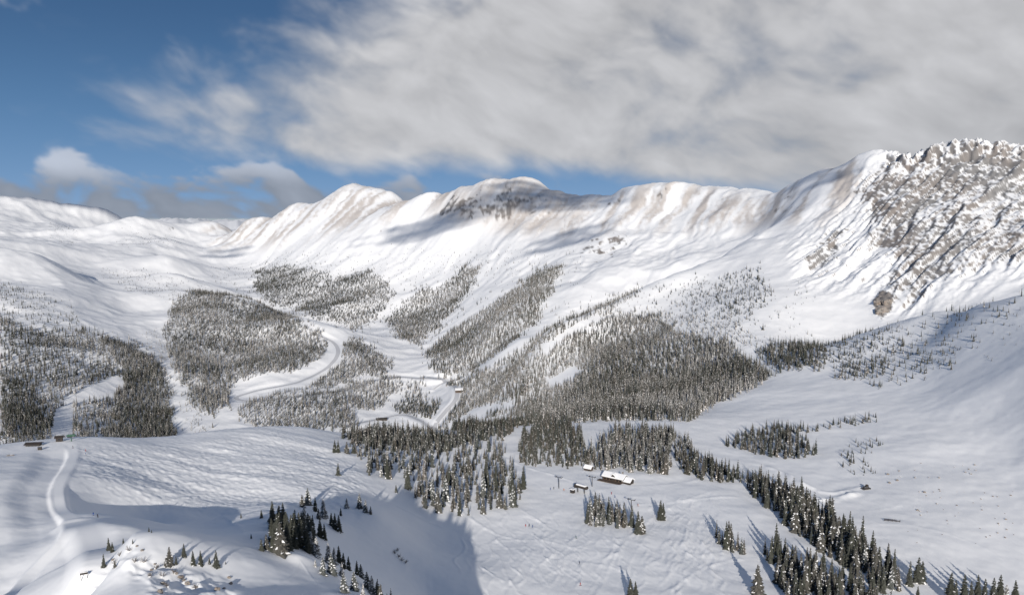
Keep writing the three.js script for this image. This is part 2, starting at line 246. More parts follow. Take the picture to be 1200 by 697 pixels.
{
  const fx = -0.5, fz = 0.866;         // fall line of the east wall
  for (let j = 0; j < NR; j++) {
    const r = RR[j];
    for (let i = 0; i < NT; i++) {
      const th = TH[i], x = sin(th) * r, z = -cos(th) * r, o = j * NT + i;
      let y = baseHeight(th, r);
      const [u, v] = abs(th) < 0.75 ? project(x, y + EYE, z) : [-9999, -9999], inFront = u > -300;
      const far = smooth(1100, 2300, r), mid = smooth(300, 900, r);
      let h = far * ((ridged(x / 560 + 3, z / 560, 4) - 0.62) * 26 + fbm(x / 110, z / 110, 4) * 3.6) + mid * fbm(x / 260 + 9, z / 260, 3) * 5 + fbm(x / 46, z / 46, 3) * 1.3 * smooth(120, 300, r) + fbm(x / 11, z / 11, 3) * 0.30 + fbm(x / 14 + 50, z / 60, 3) * 0.34 * smooth(130, 300, r) + (r < 1100 ? n2(x / 2.3, z / 3.4) * 0.05 : 0);
      if (r > 4000) h += smooth(4200, 5200, r) * ((ridged(x / 640 + 2, z / 640, 4) - 0.62) * 46 - 14);
      if (r > 7500) h += smooth(7500, 11000, r) * (ridged(x / 2600, z / 2600, 5) - 0.45) * 420;
      let rock = 0, wind = 0;
      if (inFront) {
        const e = EAST(u, v, r, 24), ce = CENTRE(u, v, r, 40);
        const c = x * fz - z * fx, s = x * fx + z * fz, wob = fbm(x / 150, z / 150, 3) * 46;
        if (e > 0) {
          let q = 0, lw = 84, an = 9, am = 19;
          const ce2 = x * 0.6 + z * 0.8, se2 = -x * 0.8 + z * 0.6;
          for (let k = 0; k < 4; k++) { q += (ridged((ce2 + wob * 0.5) / lw + k * 3.7, se2 / (lw * an), 2) - 0.44) * am; lw *= 0.46; an = 1 + (an - 1) * 0.55; am *= 0.61; }
          h += e * q;
          const top = CRAGS(u, v, r, 9); if (top > 0) h += top * (ridged(x / 34, z / 52, 3) - 0.56) * 38;
        }
        if (ce > 0) h += ce * ((ridged((c + wob * 2) / 230 + 5, s / 1100, 4) - 0.62) * 24 + (ridged((c + wob) / 60, s / 420, 3) - 0.55) * 4.5);
        for (const [f, k, soft] of ROCKS) {
          const m = f(u, v, r, soft); if (m <= 0) continue;
          rock = max(rock, m * k);
          if (k > 1.2) h += m * 14 * max(0, ridged(x / 16, z / 16, 3) - 0.4);
        }
        for (const f of WIND) {
          const m = f(u, v, r, 14); if (m <= 0) continue;
          const n = fbm((c + wob) / 55, s / 420, 5) * 1.25 + 0.3 * fbm(x / 16, z / 26, 3);
          wind = max(wind, m * smooth(-0.2, 0.3, n));
        }
        const sc = SCOUR(u, v, r, 12); if (sc > 0) wind = max(wind, sc * clamp(0.55 + 0.9 * fbm((c + wob) / 40, s / 200, 4)));
        const g = MOGUL(u, v, r, 18);
        if (g > 0) h += g * (0.75 * abs(n2((x * 0.8 + z * 0.6) / 4.6 + fbm(x / 20, z / 20, 2), (x * 0.6 - z * 0.8) / 7)) + 0.35 * n2(x / 2.6, z / 3.1) + 3.6 * fbm((x * 0.30 - z * 0.95) / 44, (x * 0.95 + z * 0.30) / 260, 3));
        const kn = KNOLLY(u, v, r, 12); if (kn > 0) h += kn * (2.6 * (ridged(x / 14, z / 14, 3) - 0.5) + 1.2 * fbm(x / 5, z / 5, 2));
        const w = RUNS(u, v, r, 20);
        if (w > 0) h += w * 0.22 * abs(n2(x / 5 + fbm(x / 30, z / 30, 2) * 5, z / 2.4)) ;
      }
      y += h; RK[o] = rock;
      HGT[o] = y + EYE;
      const sn = 0.90 + 0.02 * n2(x / 60, z / 60), w8 = wind * 0.85;
      col[o * 3] = mix(sn, 0.50, w8); col[o * 3 + 1] = mix(sn, 0.445, w8); col[o * 3 + 2] = mix(sn, 0.40, w8);
      pos[o * 3] = x; pos[o * 3 + 2] = z; uv[o * 2] = x; uv[o * 2 + 1] = z;
    }
  }
}
// bare rock where the ground is too steep to hold snow
for (let j = 2; j < NR - 2; j++) for (let i = 2; i < NT - 2; i++) {
  const o = j * NT + i, k = RK[o]; if (k <= 0) continue;
  const r = RR[j], gx = (HGT[o + 1] - HGT[o - 1]) / (r * (TH[i + 1] - TH[i - 1])), gr = (HGT[o + NT] - HGT[o - NT]) / (RR[j + 1] - RR[j - 1]), x = pos[o * 3], z = pos[o * 3 + 2], y = HGT[o];
  const steep = hypot(gx, gr), g = max(1, r / 1700), n = steep - 0.90 + 0.55 * fbm(x / 60 + 31, z / 60, 3) + 0.75 * fbm(x / (9 * g), z / (14 * g * g) + y / (9 * g), 3), a = smooth(-0.12, 0.16, n + (k - 0.9) * 1.5) * clamp(k * 2.2);
  const rk = clamp(0.5 + 0.7 * fbm(x / 13 + 30, y / 8 + z / 25, 3)), t = mix(0.14, 0.28, rk), warm = clamp(0.45 + fbm(x / 90 - 20, z / 90, 3) * 1.3);
  col[o * 3] = mix(col[o * 3], t * mix(1.02, 1.15, warm), a); col[o * 3 + 1] = mix(col[o * 3 + 1], t, a); col[o * 3 + 2] = mix(col[o * 3 + 2], t * mix(0.99, 0.90, warm), a);
}
console.log('grid', NT, NR, NT * NR * 2);

// first ground point seen through a photo pixel
function pick(u, v, d0 = 90, d1 = 8000) {
  const [a, b] = ray(u, v); let p = d0;
  for (let d = d0; d < d1; d *= 1.004) { if (EYE + b * d < ground(a * d, -d)) { let lo = p, hi = d; for (let k = 0; k < 14; k++) { const m = (lo + hi) / 2; EYE + b * m < ground(a * m, -m) ? hi = m : lo = m; } return new THREE.Vector3(a * hi, ground(a * hi, -hi), -hi); } p = d; }
  return null;
}

// ------------------------------------------------------------------ tracks, banks and roads cut into the sheet
function trace(pts, d0 = 90, d1 = 8000, step = 6) {           // photo pixels -> smooth line of ground points
  const p = pts.map(([u, v, d]) => d ? pick(u, v, d * 0.8, d * 1.25) || pick(u, v, d0, d1) : pick(u, v, d0, d1)).filter(Boolean);
  const c = new THREE.CatmullRomCurve3(p, false, 'centripetal'), n = max(2, Math.ceil(c.getLength() / step)), out = c.getSpacedPoints(n);
  for (const q of out) q.y = ground(q.x, q.z);
  for (let k = 0; k < 3; k++) { const y = out.map(q => q.y); for (let i = 1; i < out.length - 1; i++) out[i].y = (y[i - 1] + 2 * y[i] + y[i + 1]) / 4; }
  return out;
}
function along(line, reach, fn) {                              // fn(vertex index, distance to line, side (+ right), line height)
  const best = new Map();
  for (let k = 0; k < line.length - 1; k++) {
    const a = line[k], b = line[k + 1], ra = hypot(a.x, a.z), rb = hypot(b.x, b.z), j0 = rowOf(max(RR[0], min(ra, rb) - reach)), j1 = min(NR - 2, rowOf(max(ra, rb) + reach) + 1), ta = atan2(a.x, -a.z), tb = atan2(b.x, -b.z), m = reach / min(ra, rb), i0 = colOf(min(ta, tb) - m), i1 = min(NT - 2, colOf(max(ta, tb) + m) + 1);
    const dx = b.x - a.x, dz = b.z - a.z, l2 = dx * dx + dz * dz; if (l2 < 1e-6) continue;
    for (let j = j0; j <= j1; j++) for (let i = i0; i <= i1; i++) {
      const o = j * NT + i, x = pos[o * 3] - a.x, z = pos[o * 3 + 2] - a.z, t = clamp((x * dx + z * dz) / l2), d = hypot(x - t * dx, z - t * dz); if (d > reach) continue;
      const old = best.get(o); if (!old || d < old[0]) best.set(o, [d, Math.sign(dx * z - dz * x) || 1, mix(a.y, b.y, t), (k + t) / (line.length - 1)]);
    }
  }
  for (const [o, [d, side, y, t]] of best) fn(o, d, side, y, t);
}
const bench = (line, w, blend, up = 0) => along(line, w + blend, (o, d, s, y) => { HGT[o] = mix(y + up, HGT[o], smooth(w, w + blend, d)); });
const bank = (line, w, h) => along(line, w * 2.2, (o, d, s, y, t) => { const x = pos[o * 3], z = pos[o * 3 + 2]; HGT[o] += h * (0.55 + 0.9 * fbm(x / 14, z / 14, 3)) * exp(-(((d + n2(x / 6, z / 6) * w * 0.4) / w) ** 2)) * smooth(0, 0.2, t) * smooth(1, 0.8, t); });
function ribbon(name, line, w, mat, lift, label) {             // a sheet laid on the benched ground
  const p = [], n = [], t = [], ix = [];
  line.forEach((q, i) => {
    const a = line[max(0, i - 1)], b = line[min(line.length - 1, i + 1)], l = hypot(b.x - a.x, b.z - a.z), nx = -(b.z - a.z) / l, nz = (b.x - a.x) / l;
    for (let k = -2; k <= 2; k++) { const x = q.x + nx * w * k / 2, z = q.z + nz * w * k / 2; p.push(x, ground(x, z) + lift, z); n.push(0, 1, 0); t.push(x, z); }
    if (i) for (let k = 0; k < 4; k++) { const o = (i - 1) * 5 + k; ix.push(o, o + 1, o + 5, o + 1, o + 6, o + 5); }
  });
  const g = new THREE.BufferGeometry(); g.setAttribute('position', new THREE.Float32BufferAttribute(p, 3)); g.setAttribute('uv', new THREE.Float32BufferAttribute(t, 2)); g.setIndex(ix); g.computeVertexNormals();
  const m = new THREE.Mesh(g, mat); m.name = name; m.userData = { kind: 'structure', label }; m.receiveShadow = true; scene.add(m); return m;
}
const catTrack = trace([[84, 522], [86, 532], [80, 548], [68, 572], [69, 588], [77, 602], [84, 612], [78, 628], [56, 652], [30, 680], [0, 706]], 200, 700, 4);
// a wind scoop follows the side of the cat track
along(catTrack, 26, (o, d, s, y, t) => { if (s > 0) HGT[o] -= 2.2 * smooth(2.4, 6, d) * smooth(26, 13, d) * smooth(0, 0.1, t) * smooth(1, 0.6, t); });
bench(catTrack, 2.2, 3.0, 0.1);
bench(trace([[86, 612], [110, 640], [110, 670], [95, 700]], 200, 600, 4), 3, 8);
// groomed banks and wheel lines on the lower runs
for (const [l, w, h] of [
  [[[700, 697], [716, 660], [738, 630], [775, 600], [815, 582], [858, 570]], 1.6, 0.7], [[[726, 697], [738, 660], [756, 632], [790, 606], [840, 578]], 1.2, 0.5], [[[610, 697], [592, 672], [588, 655]], 1.4, 0.8], [[[780, 697], [830, 664], [870, 655], [905, 654]], 1.4, 0.9], [[[770, 690], [800, 660], [840, 648], [880, 652]], 1.2, 0.6],
  [[[730, 592], [790, 588], [850, 582], [880, 584]], 2.2, 1.0], [[[690, 566], [740, 570], [800, 566], [850, 555]], 2.0, 0.9], [[[580, 530], [610, 545], [660, 560], [700, 572]], 2, 0.8], [[[500, 575], [540, 600], [580, 625], [640, 640]], 2, 0.7],
  [[[880, 540], [920, 556], [950, 572], [975, 578], [1000, 574], [1022, 568]], 3.2, 2.6], [[[940, 578], [965, 586], [990, 582], [1015, 574]], 3.5, 2.4], [[[985, 617], [1030, 614], [1080, 618], [1150, 640], [1200, 672]], 1.4, 0.6], [[[1000, 600], [1040, 596], [1060, 590]], 1.2, 0.5], [[[995, 630], [1020, 628], [1050, 630]], 1.2, 0.5],
  [[[300, 697], [345, 672], [352, 658], [372, 685]], 0.7, 0.35], [[[100, 660], [130, 668], [190, 690], [240, 694]], 0.8, 0.35], [[[560, 640], [590, 633], [640, 634], [690, 646], [730, 648]], 1.5, 0.5], [[[600, 660], [640, 656], [690, 660], [740, 668]], 1.4, 0.5],
  [[[412, 560], [440, 580], [480, 600], [520, 618], [560, 622]], 2.4, 0.9], [[[250, 602], [262, 606], [285, 622], [300, 634]], 2.0, 1.0],
]) bank(trace(l, 180, 1000, 4), w * (h > 2 ? 1 : 0.62), h * (h > 2 ? 1 : 0.68));
{ // single ski tracks winding down the runs
  const q = rng(61);
  for (let i = 0; i < 60; i++) {
    let u = 560 + 300 * q(), v = 572 + 60 * q(), l = [[u, v]]; const lean = (q() - 0.5) * 26; for (let k = 0; k < 7; k++) { u += lean * 0.6 + (k % 2 ? 1 : -1) * (5 + 12 * q()); v += 10 + 8 * q(); l.push([u, v]); }
    if (u > 900) continue; bank(trace(l, 250, 900, 3), 0.6 + 0.4 * q(), 0.28 + 0.25 * q());
  }
}
// highway loops and valley roads
const packedMat = new THREE.MeshStandardMaterial({ color: new THREE.Color().setRGB(0.60, 0.60, 0.61), roughness: 0.8 });
const highway = trace([[372, 392], [388, 400], [396, 412], [388, 426], [368, 440], [340, 450], [300, 458], [276, 466], [300, 470], [350, 464], [400, 458], [440, 446], [470, 442], [520, 444]], 1500, 3000, 12);
const lowerRoad = trace([[500, 442], [522, 446], [534, 454], [534, 468], [524, 480], [512, 494], [506, 504]], 1300, 2600, 12);
const spurRoad = trace([[548, 440], [535, 446], [520, 448], [508, 456]], 1500, 2600, 12);
const parkRoad = trace([[405, 500], [440, 492], [470, 486], [490, 492], [506, 503]], 1200, 2300, 12);
for (const [l, w, b] of [[highway, 6, 22], [lowerRoad, 8, 14], [spurRoad, 6, 12], [parkRoad, 7, 14]]) bench(l, w, b);
ribbon('highway', highway, 5.5, packedMat, 0.25, 'snow packed highway looping round the wooded spur');
ribbon('access_road', lowerRoad, 5.5, packedMat, 0.30, 'ploughed access road curving through the valley floor');
ribbon('side_road', spurRoad, 3.5, packedMat, 0.35, 'short side road joining the ploughed access road');
ribbon('parking_lane', parkRoad, 4.5, packedMat, 0.40, 'ploughed lane past the long dark roof in the valley');

// ------------------------------------------------------------------ conifers
const needle = [[0.048, 0.051, 0.039], [0.060, 0.056, 0.045], [0.036, 0.044, 0.038]];
const rime = 0.62;
function tri(out, a, b, c) { out.push(...a, ...b, ...c); }
// branches: foliage triangles and the snow lying on them, both in a tree of height 1
function coniferParts(seed, levels, perLevel, R, snowy, fine) {
  const q = rng(seed), fol = [], snow = [];
  const lean = (q() - 0.5) * 0.03, leanZ = (q() - 0.5) * 0.03;
  for (let l = 0; l < levels; l++) {
    const t = (l + 0.15 + q() * 0.5) / levels, y0 = 0.05 + 0.93 * t, len0 = R * (0.10 + 0.90 * Math.pow(1 - t, 0.85)) * (0.85 + 0.3 * q()), cx = lean * t, cz = leanZ * t;
    const nb = max(3, Math.round(perLevel * (0.55 + 0.45 * (1 - t)))), a0 = q() * 7;
    for (let b = 0; b < nb; b++) {
      if (q() < 0.07) continue;
      const a = a0 + (b + (q() - 0.5) * 0.7) / nb * 2 * PI, L = len0 * (0.62 + 0.6 * q()), dr = (0.30 + 0.35 * q()) * (1 - 0.6 * t), w = L * (fine ? 0.34 : 0.5) * (0.8 + 0.4 * q()), ca = cos(a), sa = sin(a), up = 0.035 * (1 - 0.5 * t) * (fine ? 1 : 1.5);
      const at = (d, s, h) => [cx + ca * d - sa * s, h, cz + sa * d + ca * s];
      const root = at(0, 0, y0 + up * 0.8), tip = at(L, 0, y0 - dr * L), mt = at(L * 0.5, 0, y0 + up * 0.5 - dr * L * 0.3), ml = at(L * 0.56, w, y0 - dr * L * 0.75), mr = at(L * 0.56, -w, y0 - dr * L * 0.75), mb = at(L * 0.5, 0, y0 - dr * L * 0.7 - up * 1.1);
      tri(fol, root, ml, mt); tri(fol, root, mt, mr); tri(fol, tip, mt, ml); tri(fol, tip, mr, mt);
      if (fine) { tri(fol, root, mb, ml); tri(fol, root, mr, mb); tri(fol, tip, ml, mb); tri(fol, tip, mb, mr); }
      if (q() < snowy) {
        const s = 0.4 + 0.4 * q(), lift = 0.010 + 0.010 * q(), p = (d, sd, h) => at(d, sd, h);
        const sr = p(L * 0.22, 0, y0 + up * 0.7 - dr * L * 0.1 + lift * 0.4), st = p(L * (0.75 + 0.22 * s), 0, y0 - dr * L * 0.80 + lift * 0.4), sl = p(L * 0.58, w * s, y0 - dr * L * 0.66 + lift * 0.3), sq = p(L * 0.58, -w * s, y0 - dr * L * 0.66 + lift * 0.3), sm = p(L * 0.55, 0, y0 + up * 0.5 - dr * L * 0.33 + lift);
        tri(snow, sr, sl, sm); tri(snow, sr, sm, sq); tri(snow, st, sm, sl); tri(snow, st, sq, sm);
      }
    }
  }
  // leader
  tri(fol, [lean - 0.012, 0.93, leanZ], [lean + 0.012, 0.93, leanZ + 0.006], [lean, 1.0, leanZ]); tri(fol, [lean, 0.93, leanZ - 0.012], [lean, 0.93, leanZ + 0.012], [lean, 1.0, leanZ]);
  const geo = a => { const g = new THREE.BufferGeometry(); g.setAttribute('position', new THREE.BufferAttribute(new Float32Array(a), 3)); g.computeVertexNormals(); return g; };
  return [geo(fol), geo(snow.length ? snow : [0, 0.5, 0, 0.001, 0.5, 0, 0, 0.501, 0])];
}
function paint(g, f) { const n = g.attributes.position.count, c = new Float32Array(n * 3); for (let i = 0; i < n; i += 3) { const k = f(i); for (let j = 0; j < 3; j++) c.set(k, (i + j) * 3); } g.setAttribute('color', new THREE.BufferAttribute(c, 3)); return g; }
const leafMat = new THREE.MeshStandardMaterial({ vertexColors: true, roughness: 0.9, side: THREE.DoubleSide });
const treeSnowMat = new THREE.MeshStandardMaterial({ color: new THREE.Color().setRGB(0.86, 0.86, 0.87), roughness: 0.9, side: THREE.DoubleSide });
const barkMat = new THREE.MeshStandardMaterial({ color: new THREE.Color().setRGB(0.085, 0.065, 0.05), roughness: 0.95 });
const trunkGeo = new THREE.CylinderGeometry(0.004, 0.016, 0.96, 6, 4).toNonIndexed().translate(0, 0.42, 0);
const foliageTone = (seed, base) => { const q = rng(seed); return () => { const k = 0.7 + 0.6 * q(); return [base[0] * k, base[1] * k, base[2] * k]; }; };

// one merged low tree for the forest masses: needles and snow told apart by vertex colour
function massTree(seed, R, snowy, frosted, lv = 8, per = 6) {
  const [f, s] = coniferParts(seed, lv, per, R, snowy, lv > 8), core = new THREE.ConeGeometry(R * 0.42, 0.85, 5, 1, true).toNonIndexed().translate(0, 0.46, 0);
  core.deleteAttribute('uv');
  const n = needle[seed % 3].map(c => mix(c, rime, frosted)); return mergeGeometries([paint(f, foliageTone(seed, n)), paint(s, () => [0.84, 0.84, 0.85]), paint(core, () => n)]);
}
const MASS = [[0.11, 0.01], [0.24, 0.09], [0.45, 0.26]].map(([s, fr], k) => [0, 1, 2].map(i => massTree(100 + k * 10 + i, 0.11 + 0.03 * i, s, fr)));
const MASSNEAR = [[0.05, 0.02], [0.13, 0.06], [0.27, 0.16]].map(([s, fr], k) => [0, 1, 2].map(i => massTree(200 + k * 10 + i, 0.135 + 0.025 * i, s, fr, 14, 8)));

// ------------------------------------------------------------------ where they stand: outlines of the stands in the photograph, at the distance of the ground there
// [stand, outline, dmin, dmax, spacing m, cover 0..1, height lo, hi, frost 0..2, soft px]
const STANDS = [
  ['left', [[0, 372], [22, 384], [60, 395], [92, 390], [120, 398], [150, 408], [186, 428], [196, 462], [203, 520], [100, 522], [0, 540]], 1100, 2200, 6.0, 0.72, 11, 17, 0.6, 5],
  ['left', [[-60, 330], [0, 335], [62, 348], [98, 385], [60, 396], [0, 376], [-60, 376]], 1500, 2600, 9, 0.4, 6, 12, 0, 5],
  ['left', [[120, 396], [160, 408], [186, 428], [197, 470], [203, 520], [120, 522], [140, 470], [150, 440]], 1100, 2200, 5.2, 0.95, 10, 16, 1, 3],
  ['left', [[0, 440], [40, 455], [60, 500], [50, 530], [0, 540]], 1100, 1800, 5.6, 0.85, 10, 15, 0, 6],
  ['left', [[192, 388], [210, 352], [240, 342], [285, 352], [330, 368], [378, 394], [386, 410], [374, 424], [340, 437], [300, 440], [272, 450], [264, 476], [245, 485], [226, 470], [206, 430]], 1600, 3000, 5.4, 0.93, 10, 16, 1, 4],
  ['left', [[120, 318], [170, 318], [240, 334], [240, 345], [205, 352], [150, 338]], 2500, 3800, 12, 0.40, 4, 9, 0, 5],
  ['left', [[172, 395], [195, 390], [226, 440], [240, 490], [250, 505], [226, 508], [208, 470]], 1500, 2400, 7.5, 0.34, 5, 11, 1.6, 5],
  ['left', [[380, 438], [396, 418], [412, 399], [438, 410], [456, 428], [446, 439], [402, 447], [362, 454]], 1700, 2600, 5.2, 0.95, 10, 15, 1, 2],
  ['left', [[284, 474], [330, 462], [384, 463], [420, 452], [462, 442], [466, 455], [448, 472], [425, 492], [410, 503], [300, 500], [280, 486]], 1500, 2200, 5.4, 0.9, 10, 15, 1, 3],
  ['left', [[464, 478], [478, 470], [512, 474], [515, 486], [500, 492], [470, 488]], 1500, 2100, 5.4, 0.95, 10, 15, 0, 2],
  ['left', [[484, 446], [496, 446], [494, 470], [480, 474], [470, 460]], 1500, 2300, 6.5, 0.7, 9, 14, 1, 3],
  ['far', [[298, 334], [304, 320], [324, 315], [353, 315], [383, 324], [356, 345], [343, 359], [319, 354]], 2600, 4300, 5.8, 0.8, 9, 15, 0, 5],
  ['far', [[350, 362], [367, 342], [395, 328], [429, 321], [443, 323], [457, 345], [446, 366], [422, 383], [401, 378], [372, 371]], 2600, 4300, 5.6, 0.9, 9, 15, 0.5, 5],
  ['far', [[250, 300], [420, 296], [560, 290], [680, 300], [690, 340], [600, 340], [460, 400], [300, 350], [250, 330]], 2000, 4400, 14, 0.10, 5, 11, 0, 12],
  ['far', [[560, 400], [700, 340], [900, 330], [960, 400], [900, 420], [700, 400]], 1300, 2200, 11, 0.10, 5, 11, 0.5, 12],
  ['far', [[270, 305], [330, 300], [460, 312], [520, 300], [560, 318], [460, 330], [300, 322]], 2800, 4300, 16, 0.35, 4, 8, 0, 8],
  ['far', [[455, 377], [488, 343], [519, 339], [546, 314], [560, 318], [545, 345], [525, 368], [512, 382], [490, 401], [470, 394]], 2300, 3400, 5.4, 0.95, 10, 15, 1, 3],
  ['far', [[500, 404], [520, 390], [560, 364], [600, 342], [632, 320], [658, 314], [650, 332], [635, 354], [631, 374], [600, 396], [572, 420], [548, 438], [520, 444], [505, 427]], 1900, 3200, 5.2, 0.96, 10, 15, 1, 3],
  ['far', [[556, 434], [585, 419], [645, 385], [700, 361], [742, 341], [746, 347], [705, 369], [672, 394], [632, 413], [590, 431], [560, 444]], 1500, 2300, 5.4, 0.85, 8, 14, 1, 3],
  ['far', [[520, 500], [530, 453], [560, 442], [600, 433], [640, 413], [690, 389], [720, 368], [770, 374], [800, 392], [850, 402], [872, 425], [905, 440], [880, 455], [842, 470], [812, 488], [790, 506], [740, 492], [640, 497], [600, 488], [560, 482]], 850, 2000, 4.6, 0.97, 10, 15, 1, 4],
  ['far', [[610, 480], [700, 440], [800, 408], [850, 404], [872, 425], [904, 440], [880, 455], [842, 470], [812, 485], [786, 503], [740, 486], [650, 492]], 1000, 1800, 7.0, 0.9, 10, 15, 0, 5],
  ['far', [[896, 404], [930, 404], [966, 412], [962, 430], [912, 434], [892, 418]], 1000, 1500, 5.2, 0.97, 9, 14, 0, 3],
  ['far', [[700, 350], [760, 335], [830, 330], [900, 350], [880, 395], [800, 390], [720, 372]], 1400, 2000, 12, 0.42, 5, 10, 1, 6],
  ['far', [[620, 412], [700, 372], [790, 366], [860, 380], [890, 400], [850, 412], [760, 396], [690, 402]], 1300, 2000, 7, 0.6, 6, 11, 2, 6],
  ['far', [[905, 345], [940, 330], [960, 350], [940, 370], [912, 372]], 1300, 1900, 10, 0.3, 4, 7, 0, 4],
  ['far', [[520, 300], [600, 288], [640, 300], [600, 318], [540, 326]], 2300, 3500, 18, 0.3, 5, 9, 0, 8],
  ['far', [[150, 270], [180, 276], [215, 282], [200, 290], [140, 284]], 3900, 5200, 16, 0.4, 5, 9, 0, 5],
  ['far', [[60, 262], [90, 270], [85, 285], [60, 280]], 3900, 5600, 18, 0.4, 5, 9, 0, 5],
  ['far', [[835, 350], [850, 318], [890, 318], [905, 345], [880, 372], [850, 372]], 1400, 2000, 7, 0.6, 6, 11, 0, 4],
  ['far', [[800, 345], [812, 325], [830, 325], [832, 360], [812, 372]], 1400, 2000, 8, 0.5, 6, 10, 0, 4],
  ['far', [[966, 412], [1000, 396], [1062, 379], [1200, 352], [1200, 372], [1140, 410], [1098, 440], [1040, 452], [985, 444]], 780, 1330, 8, 0.50, 5, 11, 0, 4],
  ['far', [[966, 412], [1000, 396], [1050, 384], [1060, 410], [1030, 440], [985, 444]], 780, 1330, 5.6, 0.62, 6, 11, -0.5, 6],
  ['far', [[1075, 425], [1085, 408], [1115, 400], [1122, 412], [1100, 432], [1080, 442]], 780, 1330, 6, 0.8, 4, 8, 0, 3],
  ['far', [[1150, 430], [1160, 392], [1190, 362], [1200, 368], [1200, 385], [1165, 430]], 700, 1330, 8, 0.5, 2, 5, 0, 3],
  ['mid', [[848, 522], [872, 510], [912, 500], [946, 500], [950, 512], [944, 520], [978, 548], [964, 556], [900, 536], [858, 526]], 700, 1100, 5.2, 0.97, 9, 14, 0, 2],
  ['mid', [[950, 505], [985, 494], [1030, 488], [1028, 496], [990, 500], [960, 508]], 700, 1100, 5.4, 0.85, 7, 11, 0, 2],
  ['mid', [[982, 532], [1000, 518], [1036, 516], [1044, 528], [1012, 536], [1036, 554], [1006, 560], [984, 548]], 650, 1000, 6, 0.6, 3, 7, 0, 3],
  ['mid', [[524, 500], [560, 488], [600, 484], [640, 486], [645, 494], [606, 502], [590, 516], [545, 516]], 700, 1200, 4.8, 0.95, 9, 14, 0, 2],
  ['mid', [[612, 514], [628, 500], [660, 498], [682, 508], [688, 545], [668, 550], [610, 546], [606, 534]], 650, 1000, 4.6, 0.97, 10, 15, 0, 2],
  ['mid', [[684, 545], [694, 526], [714, 510], [750, 506], [790, 508], [786, 530], [788, 570], [766, 572], [742, 564], [735, 552], [690, 550]], 640, 1000, 4.6, 0.97, 11, 16, 1, 2],
  ['mid', [[760, 505], [786, 508], [812, 520], [812, 545], [784, 530], [745, 512]], 700, 1100, 5, 0.8, 9, 14, 1, 3],
  ['mid', [[790, 535], [810, 532], [860, 556], [890, 562], [890, 576], [845, 570], [800, 555]], 620, 900, 4.6, 0.97, 11, 15, 0, 2],
  ['mid', [[874, 575], [892, 562], [950, 590], [1000, 632], [1050, 668], [1070, 690], [1030, 697], [1000, 670], [972, 655], [940, 632], [916, 612], [894, 590]], 380, 800, 4.6, 0.97, 12, 17, 0, 2],
  ['mid', [[890, 640], [905, 642], [930, 662], [965, 668], [1000, 690], [1040, 700], [1060, 730], [950, 740], [920, 700]], 330, 620, 4.8, 0.95, 12, 17, 0, 2],
  ['mid', [[408, 520], [440, 510], [490, 512], [540, 518], [590, 525], [602, 545], [615, 575], [606, 592], [590, 600], [545, 605], [512, 600], [484, 590], [470, 562], [430, 560]], 450, 900, 6.4, 0.72, 11, 16, 0.6, 4],
  ['mid', [[395, 512], [440, 508], [540, 512], [560, 518], [520, 530], [440, 528]], 560, 950, 4.6, 0.97, 11, 15, 0, 2],
  ['mid', [[688, 616], [690, 596], [714, 600], [742, 612], [742, 618], [716, 620]], 480, 640, 4.4, 0.97, 13, 17, 1, 1],
  ['mid', [[436, 702], [470, 715], [490, 730], [490, 790], [450, 780]], 200, 330, 5.5, 0.9, 7, 10, 0, 1],
  ['mid', [[834, 634], [842, 628], [880, 650], [878, 656], [850, 644]], 440, 620, 4.4, 0.97, 13, 17, 1, 1],
].map(([k, p, a, b, sp_, cv, lo, hi, fr, soft], n) => ({ stand: k, f: region(p, a, b), sp: sp_, cover: cv, lo, hi, frost: fr, soft, n, a, b }));
const CLEAR = [   // gaps of open snow inside the stands
  [[72, 470], [100, 455], [138, 440], [146, 452], [128, 466], [98, 472]], [[58, 514], [66, 480], [84, 474], [84, 514]], [[640, 447], [672, 430], [682, 436], [668, 446], [645, 456]], [[268, 464], [280, 450], [300, 442], [345, 438], [378, 420], [386, 404], [376, 392], [390, 394], [402, 408], [398, 426], [372, 446], [340, 456], [300, 468], [272, 476]],
  [[524, 498], [560, 478], [600, 472], [600, 478], [560, 486], [536, 500]], [[416, 480], [470, 484], [512, 496], [470, 505], [420, 505]], [[498, 455], [540, 452], [538, 470], [516, 500], [504, 500], [518, 470]],
  [[496, 408], [520, 386], [560, 358], [603, 332], [606, 336], [562, 364], [522, 392], [500, 412]], [[560, 432], [600, 404], [650, 373], [654, 377], [604, 409], [564, 437]], [[634, 408], [668, 386], [702, 368], [704, 373], [670, 392], [638, 413]],
].map(p => region(p));
function nearStand(u, v) { return u < 330 ? 'left' : 'mid'; }
const TREES = [];   // {x,y,z,h,stand,frost,px,turn}
